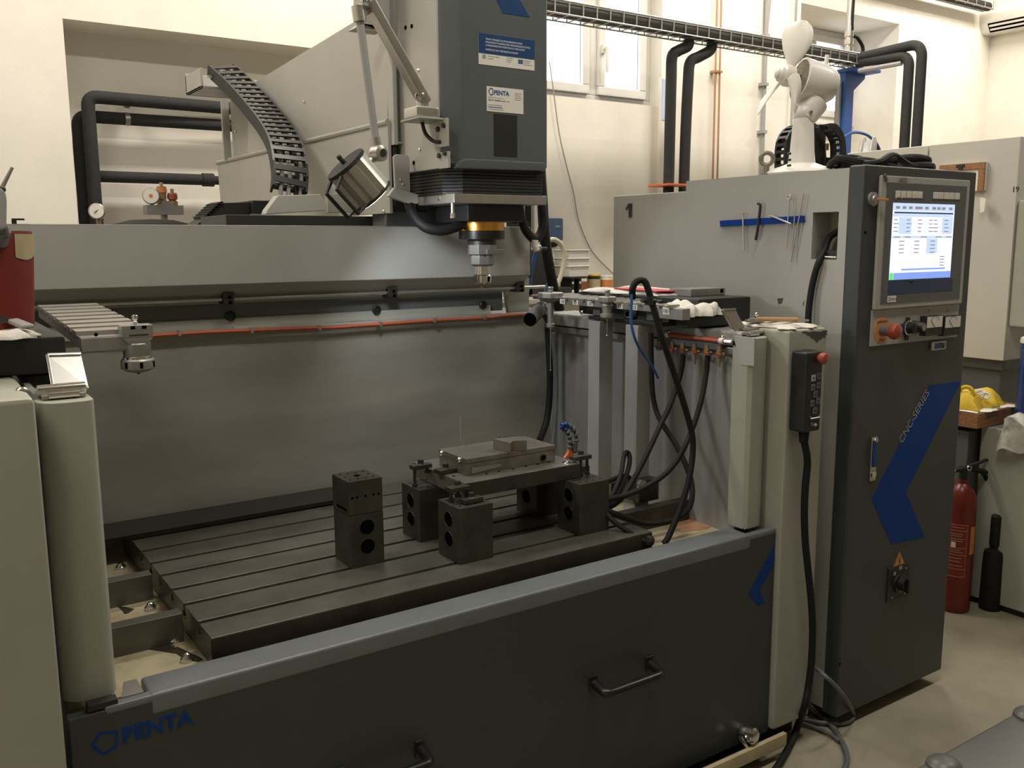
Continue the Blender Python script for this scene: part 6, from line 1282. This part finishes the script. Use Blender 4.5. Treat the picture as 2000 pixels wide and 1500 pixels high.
# bench
BX = 3.842; by1 = 2.06; by0 = 1.15
be = thing('workbench', 'grey steel workbench unit behind the fire extinguisher', 'workbench', (4.1, 1.6, 0))
part(M().box(BX, BX+.35, by0, by1, .03, .80), 'cabinet_side', beige, be, .004); part(M().box(BX+.02, BX+.35, by0, by1-.02, 0, .03), 'plinth', black, be)
part(M().box(BX-.06, BX+.34, by1+.02, 2.75, .0, .78), 'rear_cabinet', dgrey, be, .004)
wdp = [P(*p, Z=.79) for p in ((1880, 806), (1958, 812))]
wb = P(1935, 826, X=BX-.09)
wt = thing('wood_board', 'orange brown wooden board on the bench under the yellow cloth', 'board', (3.95, 2.2, .802))
part(M().box(BX-.09, BX+.30, 2.03, 2.72, .802, .868), 'plank', wood, wt, .003)
cloth('paper_sheet', 'pale paper sheet spread on the wooden board under yellow cloth', BX-.085, BX+.24, 2.03, 2.62, .869, .004, paper, 21, cat='paper')
yc = cloth('yellow_cloth', 'bright yellow cloth heaped on the bench board', BX-.07, BX+.20, 2.06, 2.50, .874, .085, yellow, 17, cat='cloth')
t = solo(M().ring(P(1887, 768, X=BX-.02), (1, .3, 0), .028, .009, 24, 8), 'yellow_loop', yellow, 'yellow cloth strap loop beside the charcoal cabinet door', 'strap')
mm = M(); r_ = random.Random(2)
for i in range(7):
    c = P(1885+r_.random()*30, 764+r_.random()*8, X=BX+.03); mm.tube(spline([c, c+Vector((.01, -.02, .012)), c+Vector((.015, -.035, .0)), c+Vector((.0, -.03, -.014))], 4), .004, 6)
solo(mm, 'white_string', paper, 'tangled white string above the yellow cloth', 'string')
def drape(u, v):
    y = 1.96-.42*u; s = v*1.0
    x = BX+.25-.28*min(1, s/.55); z = .835+.022*math.sin(u*9+1)+.012*math.sin(u*21)
    if s > .55: x = BX-.028-.018*math.sin(u*15); z -= (s-.55)/.45*(.12+.035*math.sin(u*7+2)+.03*u)
    return Vector((x, y+.012*math.sin(v*8), z))
m = M().sheet(drape, 28, 18); n0 = len(m.v); m.v += [v+Vector((-.005, 0, .004)) for v in m.v]; m.f += [tuple(k+n0 for k in f)[::-1] for f in m.f]
solo(m, 'stained_towel', towel2, 'stained white towel draped over the bench edge', 'towel', ang=60)
bc_ = P(1990, 760, X=BX+.12)
t = thing('blue_bag', 'dark blue plastic bag standing on the bench at right edge', 'bag', (bc_.x, bc_.y, (.803)))
q0_ = P(1974, 780, X=BX+.10); zt2 = P(1985, 686, X=BX+.10).z
def bag(u, v):
    a_ = 2*math.pi*u; rr = (.085+.008*math.sin(5*a_)+.006*math.sin(9*a_+2*v))*(1-.12*v); return Vector((BX+.16+rr*math.cos(a_), q0_.y-.085+rr*math.sin(a_), .803+(zt2-.803)*v+.008*math.sin(7*a_)*v))
m = M().sheet(bag, 36, 8); part(m.add([Vector((BX+.16, q0_.y-.085, zt2-.012))], []), 'bag_skin', bluec, t, ang=60)
m = M(); base = [bag(i/36, 1.0) for i in range(36)]; m.add(base+[Vector((BX+.16, q0_.y-.085, zt2+.010))], [(i, (i+1) % 36, 36) for i in range(36)]); part(m, 'bag_top', bluec, t, ang=60)
q = P(1988, 655, X=BX+.25); t = thing('blue_canister', 'blue canister with white lid behind the blue bag', 'canister', (q.x+.07, q.y-.06, .803))
zc1 = P(1990, 657, X=BX+.25).z; part(M().cyl((q.x+.07, q.y-.06, .803), (q.x+.07, q.y-.06, zc1-.03), .07, n=26), 'canister_body', bluec, t); part(M().lathe([(.074, 0), (.075, .006), (.072, .022), (.066, .026), (.01, .027)], (q.x+.07, q.y-.06, zc1-.03), n=26), 'white_lid', white, t)
# fire extinguisher
ex, ey = 3.715, 2.055
fe = thing('fire_extinguisher', 'red fire extinguisher with black horn standing on the floor', 'fire extinguisher', (ex, ey, 0))
ze = lambda y: P(1885, y, Y=ey).z
er = .0625
part(M().lathe([(er*.97, 0), (er, .008), (er, ze(1172)), (er*1.02, ze(1170)), (er*1.02, ze(1167)), (er, ze(1165)), (er, ze(985)), (er*.96, ze(970)), (er*.80, ze(956)), (er*.52, ze(946)), (er*.34, ze(942)), (er*.32, ze(934))], (ex, ey, 0), n=40), 'cylinder', redx, fe)
def clabel(a0, a1, z0, z1, mt, name, par, r=er+.0006):
    m = M().sheet(lambda u, v: Vector((ex+r*math.cos(a0+(a1-a0)*u), ey+r*math.sin(a0+(a1-a0)*u), z0+(z1-z0)*v)), 12, 1); return part(m, name, mt, par)
view = math.atan2(-ey, -ex)
lb = clabel(view-.75, view+.55, ze(1112), ze(1013), mat('label_red', (.20, .016, .012), .5), 'instruction_label', fe)
for (y0, y1) in ((1015, 1014), (1026, 1025), (1058, 1057), (1071, 1070), (1097, 1096), (1111, 1110)): clabel(view-.74, view+.54, ze(y0), ze(y1), hot, 'label_line', fe, er+.0012)
clabel(view+.52, view+.54, ze(1111), ze(1014), hot, 'label_line', fe, er+.0012)
for i, y in enumerate((1019, 1031, 1035, 1040, 1044, 1061, 1065, 1076, 1082, 1090)): clabel(view-.5, view+.35-.08*(i % 3), ze(y+1), ze(y), cream, 'fine_print', fe, er+.0012)
clabel(view-.45, view-.15, ze(1057), ze(1047), label_w, 'class_symbol', fe, er+.0014); clabel(view+.80, view+1.3, ze(1070), ze(1018), orng_p, 'side_label', fe)
vh = Vector((ex, ey, ze(925)))
part(M().cyl((ex, ey, ze(936)), (ex, ey, ze(912)), .017, .020, n=16).cyl((ex-.055, ey+.01, ze(915)), (ex+.02, ey-.005, ze(915)), .011, n=12), 'valve', black, fe); part(M().cyl((ex-.070, ey+.012, ze(915)), (ex-.050, ey+.010, ze(915)), .009, n=12), 'valve_cap', label_w, fe)
part(M().ring((ex+.005, ey-.022, ze(912)), (.3, 1, 0), .010, .003, 16, 6), 'pin_ring', chrome, fe)
P2 = lambda x, y: P(x, y, Y=ey-.03)
part(M().tube(spline([Vector((ex, ey, ze(912))), P2(1912, 904), P2(1925, 899), P2(1940, 899)], 5), .0075, 8), 'carry_handle', black, fe); part(M().tube(spline([Vector((ex, ey, ze(916))), P2(1915, 918), P2(1935, 926), P2(1951, 934)], 5), .0085, 8), 'squeeze_lever', black, fe)
part(M().tube(spline([Vector((ex+.01, ey-.01, ze(914))), P2(1918, 922), P2(1928, 940), P2(1936, 970), P2(1941, 1006)], 6), .010, 10), 'hose', rubber, fe)
hb = P(1932, 1197, Y=1.965); part(M().lathe([(.044, .003), (.045, .010), (.042, P(1940, 1085, Y=1.965).z), (.038, P(1940, 1076, Y=1.965).z), (.018, P(1941, 1072, Y=1.965).z), (.018, P(1941, 1066, Y=1.965).z), (.022, P(1942, 1064, Y=1.965).z), (.022, P(1942, 1010, Y=1.965).z), (.012, P(1942, 1006, Y=1.965).z)], (hb.x, 1.965, 0), n=26), 'discharge_horn', rubber, fe)

# ================================================================ grey lidded case in the near corner
lz_ = .42
c00 = P(1792, 1503, Z=lz_); c10 = P(2003, 1371, Z=lz_)
yE = (c00.y+c10.y)/2; xA = P(1770, 1520, Z=lz_).x; 
ls = thing('plastic_case', 'grey plastic lidded case in the near right corner', 'case', (xA+.4, yE-.3, 0))
part(M().box(xA+.02, xA+1.0, yE-.55, yE-.02, .0, lz_-.03), 'case_body', lidm, ls, .02)
part(M().box(xA, xA+1.02, yE-.57, yE, lz_-.03, lz_), 'lid', lidm, ls, .012, seg=4)
for px, py, s_ in ((1815, 1497, 1), (1985, 1400, 1)):
    q = P(px, py, Z=lz_); m = M(); m.lathe([(.040, -.004), (.038, .008), (.030, .016), (.016, .021), (.002, .022)], (q.x+.03, yE-.035, lz_-.002), n=26)
    k = part(m, 'lid_latch', lidm, ls)
